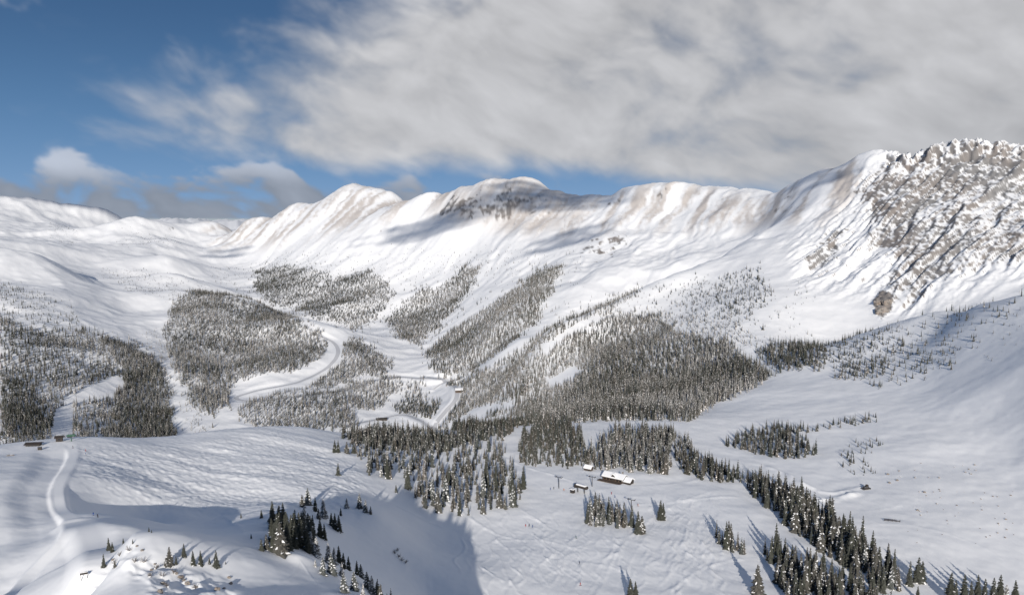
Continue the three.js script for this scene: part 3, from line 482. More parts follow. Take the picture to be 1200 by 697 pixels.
{
  const q = rng(2024);
  for (const s of STANDS) {
    const r0 = s.a * 0.95, r1 = s.b * 1.35, [bu0, , bu1] = s.f.box, t0 = atan((bu0 - 610) / F), t1 = atan((bu1 - 590) / F);
    const gap = s.stand === 'mid' ? s.sp : s.sp * 1.03;
    for (let r = r0; r < r1; r += gap) for (let t = t0; t < t1; t += gap / r) {
      const rr = r + (q() - 0.5) * s.sp * 2.4, tt = t + (q() - 0.5) * s.sp * 2.4 / r, k1 = q(), k2 = q(), k3 = q(), x = sin(tt) * rr, z = -cos(tt) * rr, y = ground(x, z), [u, v] = project(x, y, z), d = -z;
      const near = s.stand === 'mid', m = s.f(u, v, d, near ? s.soft * 2 : 15); if (m <= 0) continue;
      const pr = s.cover * smooth(0.30, 0.72, m * (near ? 1 : 1.22) + (near ? 0.28 : 0.62) * fbm(x / 60 + s.n, z / 60, 3) + (near ? 0.2 : 0.42) * fbm(x / 17, z / 17 + s.n, 2)) + (near ? 0 : 0.07 * m);
      if (k1 > pr) continue;
      if (CLEAR.some(f => f(u, v, d, 3) > 0.35 + 0.8 * fbm(x / 25, z / 25, 2) + 0.3 * (k3 - 0.5))) continue;
      const big = 0.75 + 0.5 * (0.5 + fbm(x / 120, z / 120, 2));
      TREES.push({ x, y, z, h: mix(s.lo * 0.55, s.hi * 1.15, k2 * k2 * 0.6 + 0.4 * k3) * min(1.15, big) * (s.stand === 'mid' ? 1.05 : 1.16), stand: s.stand, frost: s.frost + fbm(x / 160 + 70, z / 160, 3) * 1.9, u, v, turn: k3 * 40, n: s.n });
    }
  }
}
console.log('trees', TREES.length);
for (const t of TREES) { const b = project(t.x, t.y, t.z); t.px = F * t.h / b[2]; t.seen = t.u > 4 && t.u < 1196 && t.v - t.px * 0.6 < 697; }
const order = TREES.filter(t => t.seen && t.stand === 'mid').sort((a, b) => b.px - a.px);
const HERO = new Set();
for (const t of order) { if (HERO.size >= 205) break; const p = pick(t.u, t.v - t.px * 0.7, 90, 3000); if (p && -p.z < -t.z - 25) continue; HERO.add(t); }
// ------------------------------------------------------------------ forest masses beyond the trees one can pick out
const MASSNAME = { left: ['conifer_forest_valley', 'frosted conifer forest on the valley spurs around the snowy road loop'], far: ['conifer_forest_mountainside', 'snow dusted conifer forest on the slope below the rocky ridge'], mid: ['conifer_forest_piste', 'darker conifer stands between the groomed ski runs'] };
for (const st in MASSNAME) {
  const grp = new THREE.Group(); grp.name = MASSNAME[st][0]; grp.userData = { kind: 'stuff', label: MASSNAME[st][1], category: 'forest' }; scene.add(grp);
  const bins = MASS.map(() => [[], [], []]), q = rng(77);
  for (const t of TREES) if (t.stand === st && !HERO.has(t)) { const k = clamp(Math.round(t.frost + (q() - 0.5) * 1.3), 0, 2); bins[k][floor(q() * 3)].push(t); }
  const M = new THREE.Matrix4(), Q = new THREE.Quaternion(), S = new THREE.Vector3(), V = new THREE.Vector3(), Y = new THREE.Vector3(0, 1, 0), C = new THREE.Color();
  bins.forEach((row, k) => row.forEach((list, i) => {
    if (!list.length) return;
    const im = new THREE.InstancedMesh((st === 'mid' ? MASSNEAR : MASS)[k][i], leafMat, list.length); im.name = 'conifers'; im.castShadow = im.receiveShadow = true;
    list.forEach((t, n) => { const w = t.h * (0.75 + 0.75 * q() * q()); im.setMatrixAt(n, M.compose(V.set(t.x, t.y - 0.3, t.z), Q.setFromAxisAngle(Y, t.turn), S.set(w, t.h, w))); const b = 0.75 + 0.4 * q(), wm = q() * 0.07; im.setColorAt(n, C.setRGB(b * (1 + wm), b, b * (1 - wm * 0.6))); });
    grp.add(im);
  }));
}

// ------------------------------------------------------------------ naming
const taken = new Map();
function numbered(name) { const n = taken.get(name) || 0; taken.set(name, n + 1); return n ? `${name}_${String(n).padStart(3, '0')}` : name; }
function thing(name, label, category, p, turn = 0, group) { const o = new THREE.Group(); o.name = numbered(name); o.position.copy(p); o.rotation.y = turn; o.userData = group ? { label, category, group } : { label, category }; scene.add(o); return o; }
function part(name, geo, mat, parent, x = 0, y = 0, z = 0, turn = 0) { const m = new THREE.Mesh(geo, mat); m.name = name; m.position.set(x, y, z); m.rotation.y = turn; m.castShadow = m.receiveShadow = true; parent.add(m); return m; }
function copyOf(o, label, p, turn, group) { const c = o.clone(); c.name = numbered(o.userData.base); c.position.copy(p); c.rotation.y = turn; c.userData = group ? { label, category: o.userData.category, group } : { label, category: o.userData.category }; scene.add(c); return c; }
const flat = (r, g, b, rough = 0.8, metal = 0) => new THREE.MeshStandardMaterial({ color: new THREE.Color().setRGB(r, g, b), roughness: rough, metalness: metal });
const onGround = (u, v, d0 = 90, d1 = 3000) => pick(u, v, d0, d1);

// ------------------------------------------------------------------ conifers one can pick out
const KINDS = [[0.06, 0.15], [0.14, 0.18], [0.30, 0.17], [0.03, 0.14], [0.70, 0.16]].map(([snowy, R], i) => {
  const [f, s] = coniferParts(500 + i, 22, 10, R, snowy, true);
  paint(f, foliageTone(40 + i, needle[i % 3].map(c => mix(c, rime, [0.02, 0.05, 0.11, 0, 0.22][i]))));
  return { f, s };
});
const LOOK = ['olive ', 'snow dusted ', 'snow laden ', 'dark ', 'snow caked '];
function conifer(t, label, group, kind) {
  label = (t.h > 14.5 ? 'tall ' : t.h < 9 ? 'low ' : '') + LOOK[kind] + label;
  const o = thing('conifer_tree', label, 'conifer', new THREE.Vector3(t.x, t.y - 0.2, t.z), t.turn, group);
  const w = t.h * (t.wide || 1); o.scale.set(w, t.h, w);
  part('trunk', trunkGeo, barkMat, o);
  const c = part('crown', KINDS[kind].f, leafMat, o); part('snow', KINDS[kind].s, treeSnowMat, c).userData.kind = 'stuff';
  return o;
}
const STANDLABEL = [
  ['conifer in the dense stand across the gully from the lodge', 'stand across the gully'], ['conifer in the thin row along the top of the gully stand', 'thin row above the gully'], ['conifer among the bushes beside the gully stand', 'stunted trees beside the gully'],
  ['conifer in the dark block at the lip of the valley', 'block at the valley lip'], ['conifer in the dark grove beside the open run uphill of the lodge', 'dark grove beside the open run'], ['conifer in the grove directly behind the snow roofed lodge', 'grove behind the lodge'],
  ['conifer between the lodge grove and the gully', 'trees between grove and gully'], ['conifer in the narrow band between lodge grove and long tree line', 'narrow band of trees'], ['conifer in the long tree line running down beside the broad bowl', 'long tree line'],
  ['conifer in the thick lower grove below the long tree line', 'thick lower grove'], ['conifer in the large grove below the rounded summit shoulder', 'large grove under the shoulder'], ['conifer along the upper edge of the large shoulder grove', 'upper edge of the shoulder grove'],
  ['conifer in the compact clump downhill of the lodge', 'compact clump downhill of the lodge'], ['conifer on the crest below the snow loaded clump', 'crest trees'], ['conifer in the short row throwing long shadows across the groomed run', 'short row on the groomed run'],
];
const midIndex = new Map(); STANDS.filter(s => s.stand === 'mid').forEach((s, i) => midIndex.set(s.n, i));
{
  const q = rng(5);
  for (const t of HERO) { const k = q(), i = midIndex.get(t.n), [label, group] = STANDLABEL[i], fr = clamp(t.frost, 0, 2); t.wide = 0.9 + 0.35 * q(); conifer(t, label, group, k < 0.22 * fr ? 2 : k < 0.5 ? 1 : k < 0.78 ? 0 : 3); }
  // single trees read off the photograph: [u, v of the foot, height px, kind]
  const KNOLL = [[127, 645, 15, 0], [131, 647, 12, 3], [121, 664, 15, 0], [134, 665, 9, 1], [144, 637, 7, 3], [155, 637, 6, 3], [174, 623, 6, 3], [177, 624, 4, 3], [198, 661, 20, 1], [206, 661, 10, 0], [194, 663, 10, 1], [215, 652, 15, 0], [226, 662, 17, 3], [235, 662, 17, 3], [245, 661, 9, 3], [253, 664, 19, 0], [264, 661, 4, 3]];
  const CLUMP = [[360, 592, 20, 2], [354, 594, 14, 1], [369, 599, 16, 3], [379, 607, 22, 4], [373, 608, 12, 1], [306, 607, 10, 3], [319, 612, 24, 0], [326, 614, 20, 3], [333, 612, 14, 3], [312, 644, 18, 1], [306, 645, 14, 0], [322, 646, 32, 0], [329, 649, 36, 1], [337, 641, 32, 3], [345, 642, 30, 3], [351, 641, 32, 3], [341, 632, 26, 3], [356, 616, 22, 4], [361, 628, 26, 3], [366, 626, 22, 3], [357, 641, 24, 3], [364, 647, 24, 4], [370, 652, 22, 4], [369, 664, 9, 4], [375, 629, 20, 3], [380, 632, 18, 3], [388, 616, 15, 3], [392, 620, 18, 3], [397, 623, 19, 3], [399, 604, 9, 3], [385, 661, 24, 4], [391, 662, 20, 4], [378, 673, 20, 2], [388, 672, 24, 2], [397, 660, 20, 3], [402, 666, 18, 3], [408, 668, 16, 3], [400, 676, 17, 4], [403, 694, 22, 2], [415, 692, 22, 2], [418, 674, 17, 3], [423, 677, 16, 2], [430, 690, 20, 2], [436, 697, 22, 4], [442, 702, 20, 2], [425, 700, 16, 4], [282, 607, 6, 3], [294, 631, 6, 3]];
  for (let i = 0; i < 24; i++) CLUMP.push([318 + 46 * q(), 618 + 30 * q(), 24 + 10 * q(), q() < 0.75 ? 3 : 0]);
  const EDGE = [[406, 595, 11, 4], [421, 595, 17, 2], [428, 600, 14, 2], [434, 602, 9, 1]];
  const LONE = [[392, 530, 14, 3], [396, 530, 14, 3], [406, 531, 13, 1], [396, 557, 14, 0], [464, 577, 9, 3], [414, 531, 12, 0]];
  const add = (list, label, group) => { for (const [u, v, hp, k] of list) { const p = onGround(u, v); if (!p) continue; const f = project(p.x, p.y, p.z)[2]; conifer({ x: p.x, y: p.y, z: p.z, h: hp * 1.12 * f / F, turn: q() * 7, wide: 1.35 + 0.4 * q() }, label, group, k); } };
  add(KNOLL, 'conifer growing on the rocky snow knoll beside the cat track', 'small conifers on the rocky knoll');
  add(CLUMP, 'conifer in the clump on the rib above the shaded bowl', 'clump above the shaded bowl');
  add(EDGE, 'conifer at the sunny rim of the shaded bowl', 'conifers at the rim of the shaded bowl');
  add(LONE, 'conifer standing alone on the smooth summit shoulder', 'lone conifers on the summit shoulder');
  add([[748, 625, 25, 0], [752, 625, 20, 1]], 'conifer of the pair beside the compact clump', 'pair beside the compact clump');
  add([[774, 609, 22, 3], [777, 609, 19, 3]], 'conifer of the twin standing out on the groomed run', 'twin conifers on the groomed run');
  add([[739, 705, 26, 0], [745, 706, 24, 3]], 'conifer tip poking up from the lower piste', 'twin tips on the lower piste');
  add([[888, 697, 34, 1]], 'conifer on the piste below the short row');
  add([[1076, 682, 28, 0], [1081, 682, 24, 3], [1066, 680, 16, 4]], 'conifer in the trio past the end of the long tree line', 'trio past the tree line');
  add([[1114, 704, 32, 3], [1120, 706, 26, 0], [1130, 708, 34, 3], [1138, 708, 26, 0], [1146, 709, 34, 3], [1154, 709, 30, 0], [1164, 710, 32, 0], [1172, 709, 34, 3], [1180, 710, 24, 4], [1190, 711, 30, 3], [1076, 703, 16, 3]], 'conifer in the row throwing finger shadows onto the broad bowl', 'row under the broad bowl');
}

// ------------------------------------------------------------------ buildings
const wood = flat(0.075, 0.05, 0.036), darkWood = flat(0.035, 0.028, 0.024), steel = flat(0.12, 0.12, 0.125, 0.5, 0.6), roofSnow = flat(0.82, 0.82, 0.83, 0.9), glassMat = new THREE.MeshPhysicalMaterial({ color: 0x10161c, roughness: 0.08, metalness: 0.0, clearcoat: 1 }), greenPaint = flat(0.03, 0.09, 0.06, 0.6), stoneMat = flat(0.22, 0.2, 0.18, 0.95);
const box = (x, y, z) => new THREE.BoxGeometry(x, y, z);
function gable(len, depth, rise, over, thick) {          // roof slab pair with rounded snow outline, ridge along x
  const s = new THREE.Shape(), d = depth / 2 + over; s.moveTo(-d, -rise * over / (depth / 2)); s.lineTo(0, rise); s.lineTo(d, -rise * over / (depth / 2)); s.lineTo(d, -rise * over / (depth / 2) + thick); s.quadraticCurveTo(d * 0.12, rise + thick * 0.85, 0, rise + thick); s.quadraticCurveTo(-d * 0.12, rise + thick * 0.85, -d, -rise * over / (depth / 2) + thick); s.closePath();
  return new THREE.ExtrudeGeometry(s, { depth: len + 2 * over, bevelEnabled: true, bevelSize: thick * 0.2, bevelThickness: thick * 0.2, bevelSegments: 2 }).translate(0, 0, -len / 2 - over).rotateY(PI / 2);
}
function gableWall(len, depth, h, rise) { const s = new THREE.Shape(), d = depth / 2; s.moveTo(-d, -3); s.lineTo(d, -3); s.lineTo(d, h); s.lineTo(0, h + rise); s.lineTo(-d, h); s.closePath(); return new THREE.ExtrudeGeometry(s, { depth: len, bevelEnabled: false }).translate(0, 0, -len / 2).rotateY(PI / 2); }
function cabin(name, label, category, p, turn, len, depth, h, rise, wins, doors = 1, mat = wood, snowed = true) {
  const o = thing(name, label, category, p, turn);
  part('wall', gableWall(len, depth, h, rise), mat, o);
  const board = part('roof', gable(len, depth, rise, 0.9, 0.28), darkWood, o, 0, h, 0);
  if (snowed) part('snow', gable(len, depth, rise, 0.55, 0.7), roofSnow, board, 0, 0.29, 0);
  for (let i = 0; i < wins; i++) { const w = part('window', box(1.5, 1.3, 0.16), darkWood, o, -len / 2 + (i + 0.8) * len / (wins + 0.6), h * 0.55, depth / 2 + 0.05); part('pane', box(1.24, 1.04, 0.06), glassMat, w, 0, 0, 0.07); }
  for (let i = 0; i < doors; i++) { const d = part('door', box(1.1, 2.1, 0.14), darkWood, o, len / 2 - 1.6 - i * 3, 1.05, depth / 2 + 0.05); part('handle', box(0.08, 0.2, 0.1), steel, d, 0.4, 0, 0.1); }
  return o;
}
const toward = (u1, v1, u2, v2) => { const a = onGround(u1, v1), b = onGround(u2, v2); return atan2(-(b.z - a.z), b.x - a.x); };
{
  const p = onGround(721, 563), lodge = cabin('ski_lodge', 'long low ski lodge with thick snow roof in front of the frosted grove', 'lodge', p, -0.62, 18, 8.5, 3.2, 2.2, 6, 2);
  const dm = part('dormer', gableWall(3.4, 3.2, 1.4, 1.2).rotateY(PI / 2), darkWood, lodge, 0.5, 3.9, 2.8); part('dormer_roof', gable(3.6, 3.2, 1.2, 0.35, 0.5).rotateY(PI / 2), roofSnow, dm, 0, 1.4, 0);
  part('chimney', box(1.1, 2.6, 1.1), stoneMat, lodge, 6, 6.4, -1.2);
  const deck = part('deck', box(20, 0.3, 4.5), wood, lodge, -1, 0.8, 7.4); for (let i = 0; i < 7; i++) part('railing_post', box(0.14, 1.1, 0.14), darkWood, deck, -9.6 + i * 3.2, 0.6, 2.1); part('rail', box(19.6, 0.12, 0.1), darkWood, deck, 0, 1.15, 2.1);
  for (const x of [-10, -3, 4, 8.5]) part('deck_post', box(0.3, 3, 0.3), darkWood, deck, x, -1.6, 1.9);
  const e = part('entry_wing', gableWall(6, 7, 2.6, 2), darkWood, lodge, 12, 0, 0.5); part('wing_roof', gable(6, 7, 2, 0.6, 0.6), roofSnow, e, 0, 2.6, 0);
}
cabin('ticket_hut', 'tiny snow buried cabin at the corner of the frosted grove', 'cabin', onGround(690, 551), -0.6, 6, 4.5, 2.1, 1.5, 2);
{ // lift terminal below the lodge
  const o = thing('lift_terminal', 'black chairlift loading station with snow on its long roof', 'lift station', onGround(681, 577), -0.75);
  const hood = part('hood', new THREE.CapsuleGeometry(1.7, 9.5, 6, 14).rotateZ(PI / 2).scale(1, 0.8, 1.15), darkWood, o, 0, 4.6, 0);
  part('snow', new THREE.CapsuleGeometry(1.35, 7.5, 6, 12).rotateZ(PI / 2).scale(1, 0.55, 1.1), roofSnow, hood, 0.3, 1.0, 0);
  for (const x of [-3.2, 3.2]) part('column', new THREE.CylinderGeometry(0.45, 0.55, 5, 10), steel, o, x, 2, 0);
  part('bullwheel', new THREE.CylinderGeometry(2.3, 2.3, 0.3, 24), steel, o, -4.4, 3.4, 0);
  const b = part('operator_booth', box(2.8, 2.6, 2.4), darkWood, o, -4.5, 1.2, 4.6); part('booth_roof', box(3.3, 0.5, 2.9), roofSnow, b, 0, 1.55, 0); part('pane', box(1.6, 1, 0.1), glassMat, b, 0, 0.4, 1.22);
}
function tower(u, v, h, turn, label) {
  const o = thing('lift_tower', label, 'lift tower', onGround(u, v), turn);
  part('mast', new THREE.CylinderGeometry(0.22, 0.36, h + 1.5, 10), steel, o, 0, h / 2 - 0.75, 0);
  const a = part('crossarm', box(5.4, 0.35, 0.35), steel, o, 0, h, 0);
  for (const s of [-1, 1]) part('sheave_train', box(0.3, 0.35, 2.6), darkWood, a, s * 2.5, 0.3, 0);
  part('ladder', box(0.4, h - 1, 0.06), steel, o, 0, h / 2 - 0.3, 0.4); return o;
}
tower(655, 572, 8.5, -0.6, 'steel lift tower with crossarm uphill of the lift loading station');
tower(694, 570, 7.5, -0.6, 'slim steel lift tower between the loading station and the lodge');
tower(740, 596, 6.5, -0.6, 'steel lift tower beside the compact clump of frosted trees');
tower(974, 600, 8, 0.5, 'steel lift tower out in the bowl beside the long tree line');
// summit of the rounded shoulder
cabin('patrol_hut', 'small square hut on the summit snow cone', 'hut', onGround(69, 517), 0.35, 4.2, 3.6, 3.2, 0.8, 1, 0, darkWood, false);
{
  const o = thing('summit_lift_station', 'green chairlift top station beside the summit hut', 'lift station', onGround(83, 517), 0.4);
  part('hood', new THREE.CapsuleGeometry(0.9, 4.4, 6, 12).rotateZ(PI / 2), greenPaint, o, 0, 4.4, 0); part('column', new THREE.CylinderGeometry(0.32, 0.42, 5.4, 10), greenPaint, o, 0, 1.7, 0); part('bullwheel', new THREE.CylinderGeometry(1.6, 1.6, 0.25, 20), steel, o, -1, 3.4, 0); part('mast', new THREE.CylinderGeometry(0.1, 0.14, 9, 8), steel, o, 1.0, 5.5, -1);
}
cabin('log_cabin', 'low brown log building half hidden behind the snow brow', 'cabin', onGround(30, 525).add(new THREE.Vector3(0, -1.2, -9)), 0.15, 9, 5, 2.0, 0.7, 3, 1, darkWood, false);
{ const o = thing('equipment_box', 'small dark equipment box on the snow below the summit', 'box', onGround(46, 527), 0.3); part('body', box(2.4, 1.9, 1.8), darkWood, o, 0, 0.8, 0); part('lid', box(2.6, 0.25, 2.0), steel, o, 0, 1.87, 0); part('leg', box(0.2, 0.6, 0.2), steel, o, -1, -0.2, 0.9); part('leg', box(0.2, 0.6, 0.2), steel, o, 1, -0.2, 0.9); }
{ const o = thing('trail_sign', 'two post trail sign board on the knoll beside the cat track', 'sign', onGround(98, 679), 0.5); for (const x of [-0.85, 0.85]) part('post', box(0.13, 2.3, 0.13), darkWood, o, x, 1.0, 0); part('board', box(2.1, 0.6, 0.1), darkWood, o, 0, 1.9, 0.06); part('snow_cap', box(2.2, 0.12, 0.2), roofSnow, o, 0, 2.27, 0.05); }
// valley floor
cabin('base_lodge', 'long dark roofed building beside the ploughed lane in the valley', 'building', onGround(447, 492, 1200, 2400), 0.25, 24, 9, 3.4, 1.6, 6, 2, darkWood, false);
cabin('valley_garage', 'pale roofed garage at the edge of the forest by the access road', 'garage', onGround(540, 459, 1200, 2600), 0.1, 26, 14, 5, 3, 4, 1);
{ // snow groomer on the bank
  const o = thing('snow_groomer', 'dark snow groomer on the bright bank across the gully', 'snow groomer', onGround(1015, 573), 0.3);
  part('body', box(4.2, 1.3, 2.2), steel, o, 0, 1.5, 0); const c = part('cab', new THREE.CylinderGeometry(1.0, 1.35, 1.5, 4, 1).rotateY(PI / 4), darkWood, o, 1.0, 2.8, 0); part('windscreen', box(0.1, 0.9, 1.5), glassMat, c, 0.98, 0, 0);
  for (const z of [-1.4, 1.4]) part('track', new THREE.CapsuleGeometry(0.55, 3.6, 4, 10).rotateZ(PI / 2).scale(1, 1, 1.1), darkWood, o, 0, 0.6, z); part('blade', box(0.25, 1.1, 4.2), steel, o, 3.0, 0.7, 0); part('tiller', box(1.0, 0.4, 4.0), steel, o, -3.0, 0.4, 0);
}
{ // fence
  const o = thing('snow_fence', 'short dark slatted snow fence out on the open bowl', 'fence', onGround(1046, 611), -0.25);
  for (let i = 0; i < 5; i++) part('post', box(0.2, 2.2, 0.2), darkWood, o, -5 + i * 2.5, 0.7, 0.1); for (let i = 0; i < 3; i++) part('slat', box(i === 2 ? 7 : 10.4, 0.32, 0.08), darkWood, o, i === 2 ? -1.5 : 0, 0.5 + i * 0.5, 0.24);
}
// ------------------------------------------------------------------ rocks
function rockGeo(seed, sx, sy, sz) { const g = new THREE.IcosahedronGeometry(1, 4), p = g.attributes.position, c = new Float32Array(p.count * 3), q = seed * 7.3; for (let i = 0; i < p.count; i++) { let x = p.getX(i), y = p.getY(i), z = p.getZ(i); const k = 0.72 + 0.75 * fbm3(x * 1.3 + q, y * 1.3, z * 1.3, 4) + 0.16 * abs(n3(x * 5, y * 5 + q, z * 5)); p.setXYZ(i, x * k * sx, y * k * sy, z * k * sz); const t = 0.16 + 0.12 * (0.5 + fbm3(x * 3 + q, y * 3, z * 3, 3)), w = 0.5 + fbm3(x * 1.5, y * 1.5 + q, z, 2); c.set([t * mix(1.0, 1.28, w), t, t * mix(0.97, 0.8, w)], i * 3); } g.setAttribute('color', new THREE.BufferAttribute(c, 3)); g.computeVertexNormals(); return g; }
const rockMat = new THREE.MeshStandardMaterial({ vertexColors: true, roughness: 0.95 });
const ROCKG = [0, 1, 2, 3].map(i => rockGeo(i + 1, 1, 0.75, 0.9)), capG = [0, 1, 2, 3].map(i => { const g = rockGeo(i + 1, 0.72, 0.34, 0.66); g.deleteAttribute('color'); return g; });
function boulder(u, v, wpx, label, group, k, cap = true) { const p = onGround(u, v); if (!p) return; const s = wpx * project(p.x, p.y, p.z)[2] / F / 2, o = thing('boulder', label, 'boulder', p, k * 1.7 + u, group); o.scale.setScalar(s); part('rock', ROCKG[k % 4], rockMat, o, 0, 0.15, 0); if (cap) part('snow', capG[k % 4], roofSnow, o, 0.05, 0.46, -0.16); }
[[187, 694, 10], [190, 684, 7], [211, 677, 9], [206, 672, 6], [219, 684, 8], [215, 680, 5], [254, 691, 9], [268, 677, 6], [270, 684, 6], [262, 690, 5], [132, 656, 5], [160, 640, 4], [166, 645, 5], [177, 668, 5], [181, 661, 4], [230, 688, 4]].forEach(([u, v, w], i) => boulder(u, v, w, 'brown boulder breaking through the knoll beside the cat track', 'boulders on the knoll', i, false));
{ const q = rng(31); for (let i = 0; i < 46; i++) { const a = q(), b = q(); boulder(1062 + 125 * a + 12 * (q() - 0.5), 572 + 62 * b + 10 * (q() - 0.5), 1.4 + 3.2 * q() * q(), 'grey boulder poking through the snow of the broad open bowl', 'boulders in the broad bowl', i, q() < 0.5); } for (let i = 0; i < 14; i++) boulder(1040 + 130 * q(), 540 + 22 * q(), 1.5 + 2 * q(), 'grey boulder on the slope above the broad open bowl', 'boulders above the bowl', i, true); for (const [u, v] of [[1043, 566], [1052, 563], [1041, 556], [1084, 577], [1076, 598]]) boulder(u, v, 4.2, 'dark boulder near the end of the bright snow bank', 'boulders near the snow bank', 1, false); }
for (const [u, v, w] of [[1034, 366, 20], [1040, 356, 14], [1029, 356, 12]]) boulder(u, v, w, 'brown crag standing at the foot of the rocky wall', 'crag at the foot of the wall', floor(u), false);
{ const o = thing('rock_slab', 'dark flat rock slab on the snow brow beside the log building', 'rock', onGround(11, 534), 0.4); part('rock', rockGeo(9, 3.4, 0.6, 2), rockMat, o, 0, 0.1, 0); part('snow', rockGeo(9, 2.0, 0.35, 1.2), roofSnow, o, 0.5, 0.34, -0.3); }
// bare shrubs
function shrubGeo(seed) { const q = rng(seed), gs = []; for (let i = 0; i < 16; i++) { const a = q() * 7, tilt = 0.2 + q() * 0.8, l = 0.6 + q() * 0.6; gs.push(new THREE.CylinderGeometry(0.012, 0.03, l, 4).translate(0, l / 2, 0).rotateX(tilt).rotateY(a)); gs.push(new THREE.CylinderGeometry(0.008, 0.015, l * 0.5, 4).translate(0, l * 0.25, 0).rotateX(0.6).translate(0, l * 0.5, 0).rotateX(tilt).rotateY(a)); } return mergeGeometries(gs); }
const SHR = [1, 2, 3].map(shrubGeo), twigMat = flat(0.14, 0.115, 0.095, 0.95), clodG = new THREE.IcosahedronGeometry(0.22, 2).scale(1, 0.4, 0.8);
[[157, 659], [168, 659], [182, 667], [176, 676], [190, 676], [196, 688], [203, 672], [134, 661], [139, 652], [228, 690], [150, 646], [463, 649], [467, 653], [471, 657], [475, 660], [466, 646]].forEach(([u, v], i) => { const p = onGround(u, v); const low = u > 400; const o = thing('bare_shrub', low ? 'dark low shrub in the line lying in the shaded bowl' : 'bare grey shrub with snow clods on the knoll beside the cat track', 'shrub', p, i, low ? 'shrubs in the shaded bowl' : 'bare shrubs on the knoll'); o.scale.setScalar(low ? 2.4 : 1.7); part('twigs', SHR[i % 3], low ? barkMat : twigMat, o); part('snow', clodG, treeSnowMat, o, 0.1, 0.15, -0.1); });
// ------------------------------------------------------------------ skiers
function skierBody(seed) {
  const N = 56, mc = new MarchingCubes(N, rockMat, false, false, 60000), f = mc.field; mc.isolation = 0;
  const J = { hipL: [-0.1, 0.92, 0], hipR: [0.1, 0.92, 0], kneeL: [-0.15, 0.5, 0.16], kneeR: [0.16, 0.5, 0.14], footL: [-0.16, 0.1, 0], footR: [0.17, 0.1, 0], pel: [0, 0.95, -0.02], chest: [0, 1.3, 0.1], neck: [0, 1.47, 0.14], head: [0, 1.62, 0.17], shL: [-0.19, 1.38, 0.1], shR: [0.19, 1.38, 0.1], elL: [-0.34, 1.14, 0.16], elR: [0.34, 1.14, 0.16], haL: [-0.32, 1.0, 0.4], haR: [0.32, 1.0, 0.4] };
  const B = [['hipL', 'kneeL', 0.1, 0.075], ['hipR', 'kneeR', 0.1, 0.075], ['kneeL', 'footL', 0.075, 0.07], ['kneeR', 'footR', 0.075, 0.07], ['pel', 'chest', 0.15, 0.17], ['chest', 'neck', 0.13, 0.06], ['neck', 'head', 0.07, 0.115], ['shL', 'elL', 0.075, 0.06], ['shR', 'elR', 0.075, 0.06], ['elL', 'haL', 0.055, 0.05], ['elR', 'haR', 0.055, 0.05], ['shL', 'shR', 0.09, 0.09], ['hipL', 'hipR', 0.12, 0.12]];
  for (let k = 0; k < N; k++) for (let j = 0; j < N; j++) for (let i = 0; i < N; i++) {
    const p = [(i / N * 2 - 1), (j / N * 2 - 1) + 0.9, (k / N * 2 - 1)]; let d = 0;
    for (const [a, b, ra, rb] of B) { const A = J[a], C = J[b], v = [C[0] - A[0], C[1] - A[1], C[2] - A[2]], t = clamp(((p[0] - A[0]) * v[0] + (p[1] - A[1]) * v[1] + (p[2] - A[2]) * v[2]) / (v[0] ** 2 + v[1] ** 2 + v[2] ** 2)); d += exp(-26 * (hypot(p[0] - A[0] - v[0] * t, p[1] - A[1] - v[1] * t, p[2] - A[2] - v[2] * t) - mix(ra, rb, t))); }
    f[i + j * N + k * N * N] = log(d + 1e-12) / 26;
  }
  mc.update(); const g = new THREE.BufferGeometry(), n = mc.count; g.setAttribute('position', new THREE.BufferAttribute(mc.positionArray.slice(0, n * 3), 3)); g.setAttribute('normal', new THREE.BufferAttribute(mc.normalArray.slice(0, n * 3), 3)); g.translate(0, 0.9, 0); return g;
}
const skierG = skierBody(1);
[[616, 617, 'red'], [620, 617, 'black'], [624, 618, 'blue'], [675, 631, 'dark green'], [679, 661, 'black'], [680, 686, 'red'], [645, 574, 'blue'], [649, 573, 'black'], [661, 575, 'orange'], [717, 579, 'red'], [721, 583, 'blue'], [748, 593, 'orange'], [85, 525, 'black'], [100, 533, 'blue'], [100, 529, 'red'], [114, 606, 'black'], [109, 604, 'blue']].forEach(([u, v, tone], i) => {
  const p = onGround(u, v); if (!p) return; const c = { red: [0.35, 0.04, 0.03], black: [0.02, 0.02, 0.024], blue: [0.03, 0.07, 0.22], 'dark green': [0.03, 0.09, 0.05], orange: [0.5, 0.16, 0.03] }[tone], where = v < 540 ? 'near the summit lift station' : u < 200 ? 'on the brow above the shaded bowl' : v < 600 ? 'near the lift loading station' : 'gliding down the open groomed run';
  const o = thing('person', `skier in ${tone} jacket with arms forward ${where}`, 'skier', p, 0.4 * i, v < 540 ? 'skiers at the summit' : 'skiers on the runs');
  const b = part('body', skierG, flat(...c), o, 0, 0.03, 0);
  for (const s of [-1, 1]) { part('ski', box(0.1, 0.04, 1.7), darkWood, o, s * 0.165, 0.03, 0.1); part('pole', new THREE.CylinderGeometry(0.012, 0.012, 1.15, 5).rotateX(-0.5), steel, o, s * 0.33, 0.52, 0.15); }
  part('helmet', new THREE.SphereGeometry(0.135, 12, 8, 0, 7, 0, 1.8), darkWood, o, 0, 1.66, 0.16);
});
console.log('objects', scene.children.length);

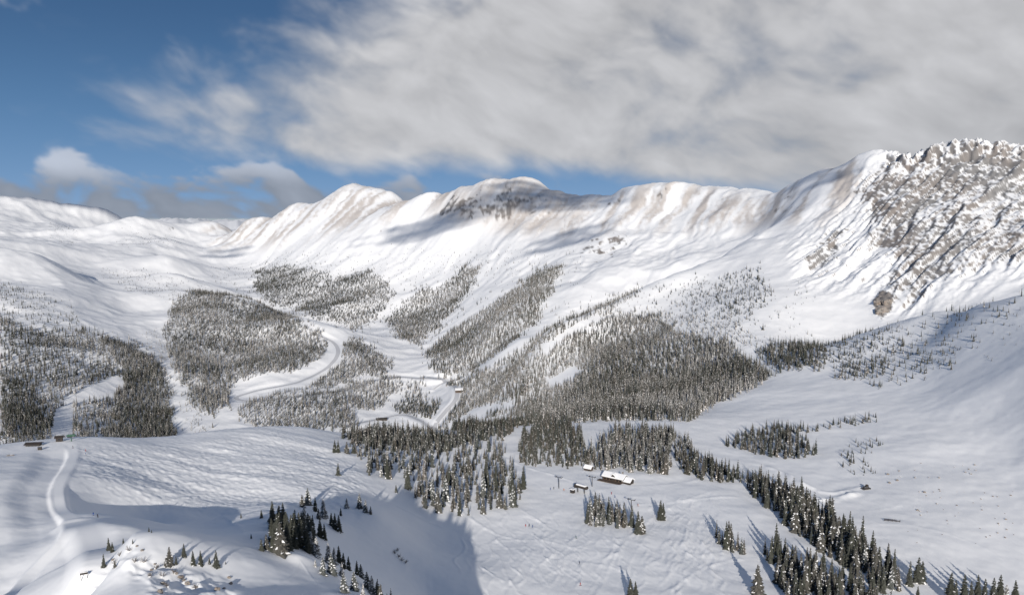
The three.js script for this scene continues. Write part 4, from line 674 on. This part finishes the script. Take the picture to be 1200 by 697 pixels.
// ------------------------------------------------------------------ small clouds drifting over the valley, above the frame: their shade lies on the far ridge
const cloudAlpha = (() => { const N = 256, d = new Uint8Array(N * N * 4); for (let j = 0; j < N; j++) for (let i = 0; i < N; i++) { const x = i / N * 2 - 1, y = j / N * 2 - 1, a = smooth(1.0, 0.25, hypot(x, y) + 0.55 * fbm(x * 2.2 + 4, y * 2.2, 5)) * (0.75 + 0.5 * fbm(x * 5, y * 5 + 9, 4)), k = (j * N + i) * 4, c = clamp(a) * 255; d[k] = d[k + 1] = d[k + 2] = c; d[k + 3] = 255; } const t = new THREE.DataTexture(d, N, N); t.magFilter = THREE.LinearFilter; t.needsUpdate = true; return t; })();
const cloudMat = new THREE.MeshStandardMaterial({ color: 0xffffff, roughness: 1, transparent: true, opacity: 0.95, alphaMap: cloudAlpha, side: THREE.DoubleSide, depthWrite: false });
function cloud(u1, v1, u2, v2, wide, label) {
  const up = EYE + 760, over = (u, v) => { const p = pick(u, v, 1500, 8000); return p.addScaledVector(sunDir, (up - p.y) / sunDir.y); }, a = over(u1, v1), b = over(u2, v2), L = a.distanceTo(b);
  const g = new THREE.SphereGeometry(1, 48, 24), p = g.attributes.position, uvs = g.attributes.uv;
  for (let i = 0; i < p.count; i++) { const x = p.getX(i), y = p.getY(i), z = p.getZ(i), k = 1 + 0.35 * fbm3(x * 2 + u1, y * 2, z * 2, 3); uvs.setXY(i, x * 0.5 + 0.5, z * 0.5 + 0.5); p.setXYZ(i, x * L * 0.62 * k, y * 38 * k, z * wide * k); }
  g.computeVertexNormals();
  const m = new THREE.Mesh(g, cloudMat); m.name = numbered('cloud'); m.position.copy(a).add(b).multiplyScalar(0.5); m.rotation.y = atan2(-(b.z - a.z), b.x - a.x); m.castShadow = true; m.userData = { kind: 'stuff', label, category: 'cloud' }; scene.add(m);
}
cloud(425, 284, 600, 236, 215, 'thin cloud drifting over the valley before the peak');
cloud(555, 224, 735, 230, 250, 'broad thin cloud drifting over the valley toward the ridge');
cloud(225, 296, 300, 292, 70, 'small thin cloud scrap high over the upper valley');
cloud(600, 300, 720, 262, 70, 'narrow thin cloud scrap high over the forest');
cloud(910, 235, 1010, 190, 80, 'narrow thin cloud beneath the rocky summit');
for (let k = 0; k < NT * NR; k++) pos[k * 3 + 1] = HGT[k];
const snowMat = new THREE.MeshStandardMaterial({ vertexColors: true, roughness: 0.85 });
{
  const g = new THREE.BufferGeometry(), idx = new Uint32Array((NT - 1) * (NR - 1) * 6); let k = 0;
  for (let j = 0; j < NR - 1; j++) for (let i = 0; i < NT - 1; i++) { const a = j * NT + i, b = a + 1, c = a + NT, d = c + 1; idx[k++] = a; idx[k++] = b; idx[k++] = c; idx[k++] = b; idx[k++] = d; idx[k++] = c; }
  g.setAttribute('position', new THREE.BufferAttribute(pos, 3)); g.setAttribute('color', new THREE.BufferAttribute(col, 3)); g.setAttribute('uv', new THREE.BufferAttribute(uv, 2)); g.setIndex(new THREE.BufferAttribute(idx, 1)); g.computeVertexNormals();
  const m = new THREE.Mesh(g, snowMat); m.name = 'terrain'; m.userData = { kind: 'structure', label: 'snow covered mountain terrain with rocky ridges and ski slopes' }; m.castShadow = m.receiveShadow = true; scene.add(m);
}
renderer.render(scene, camera);
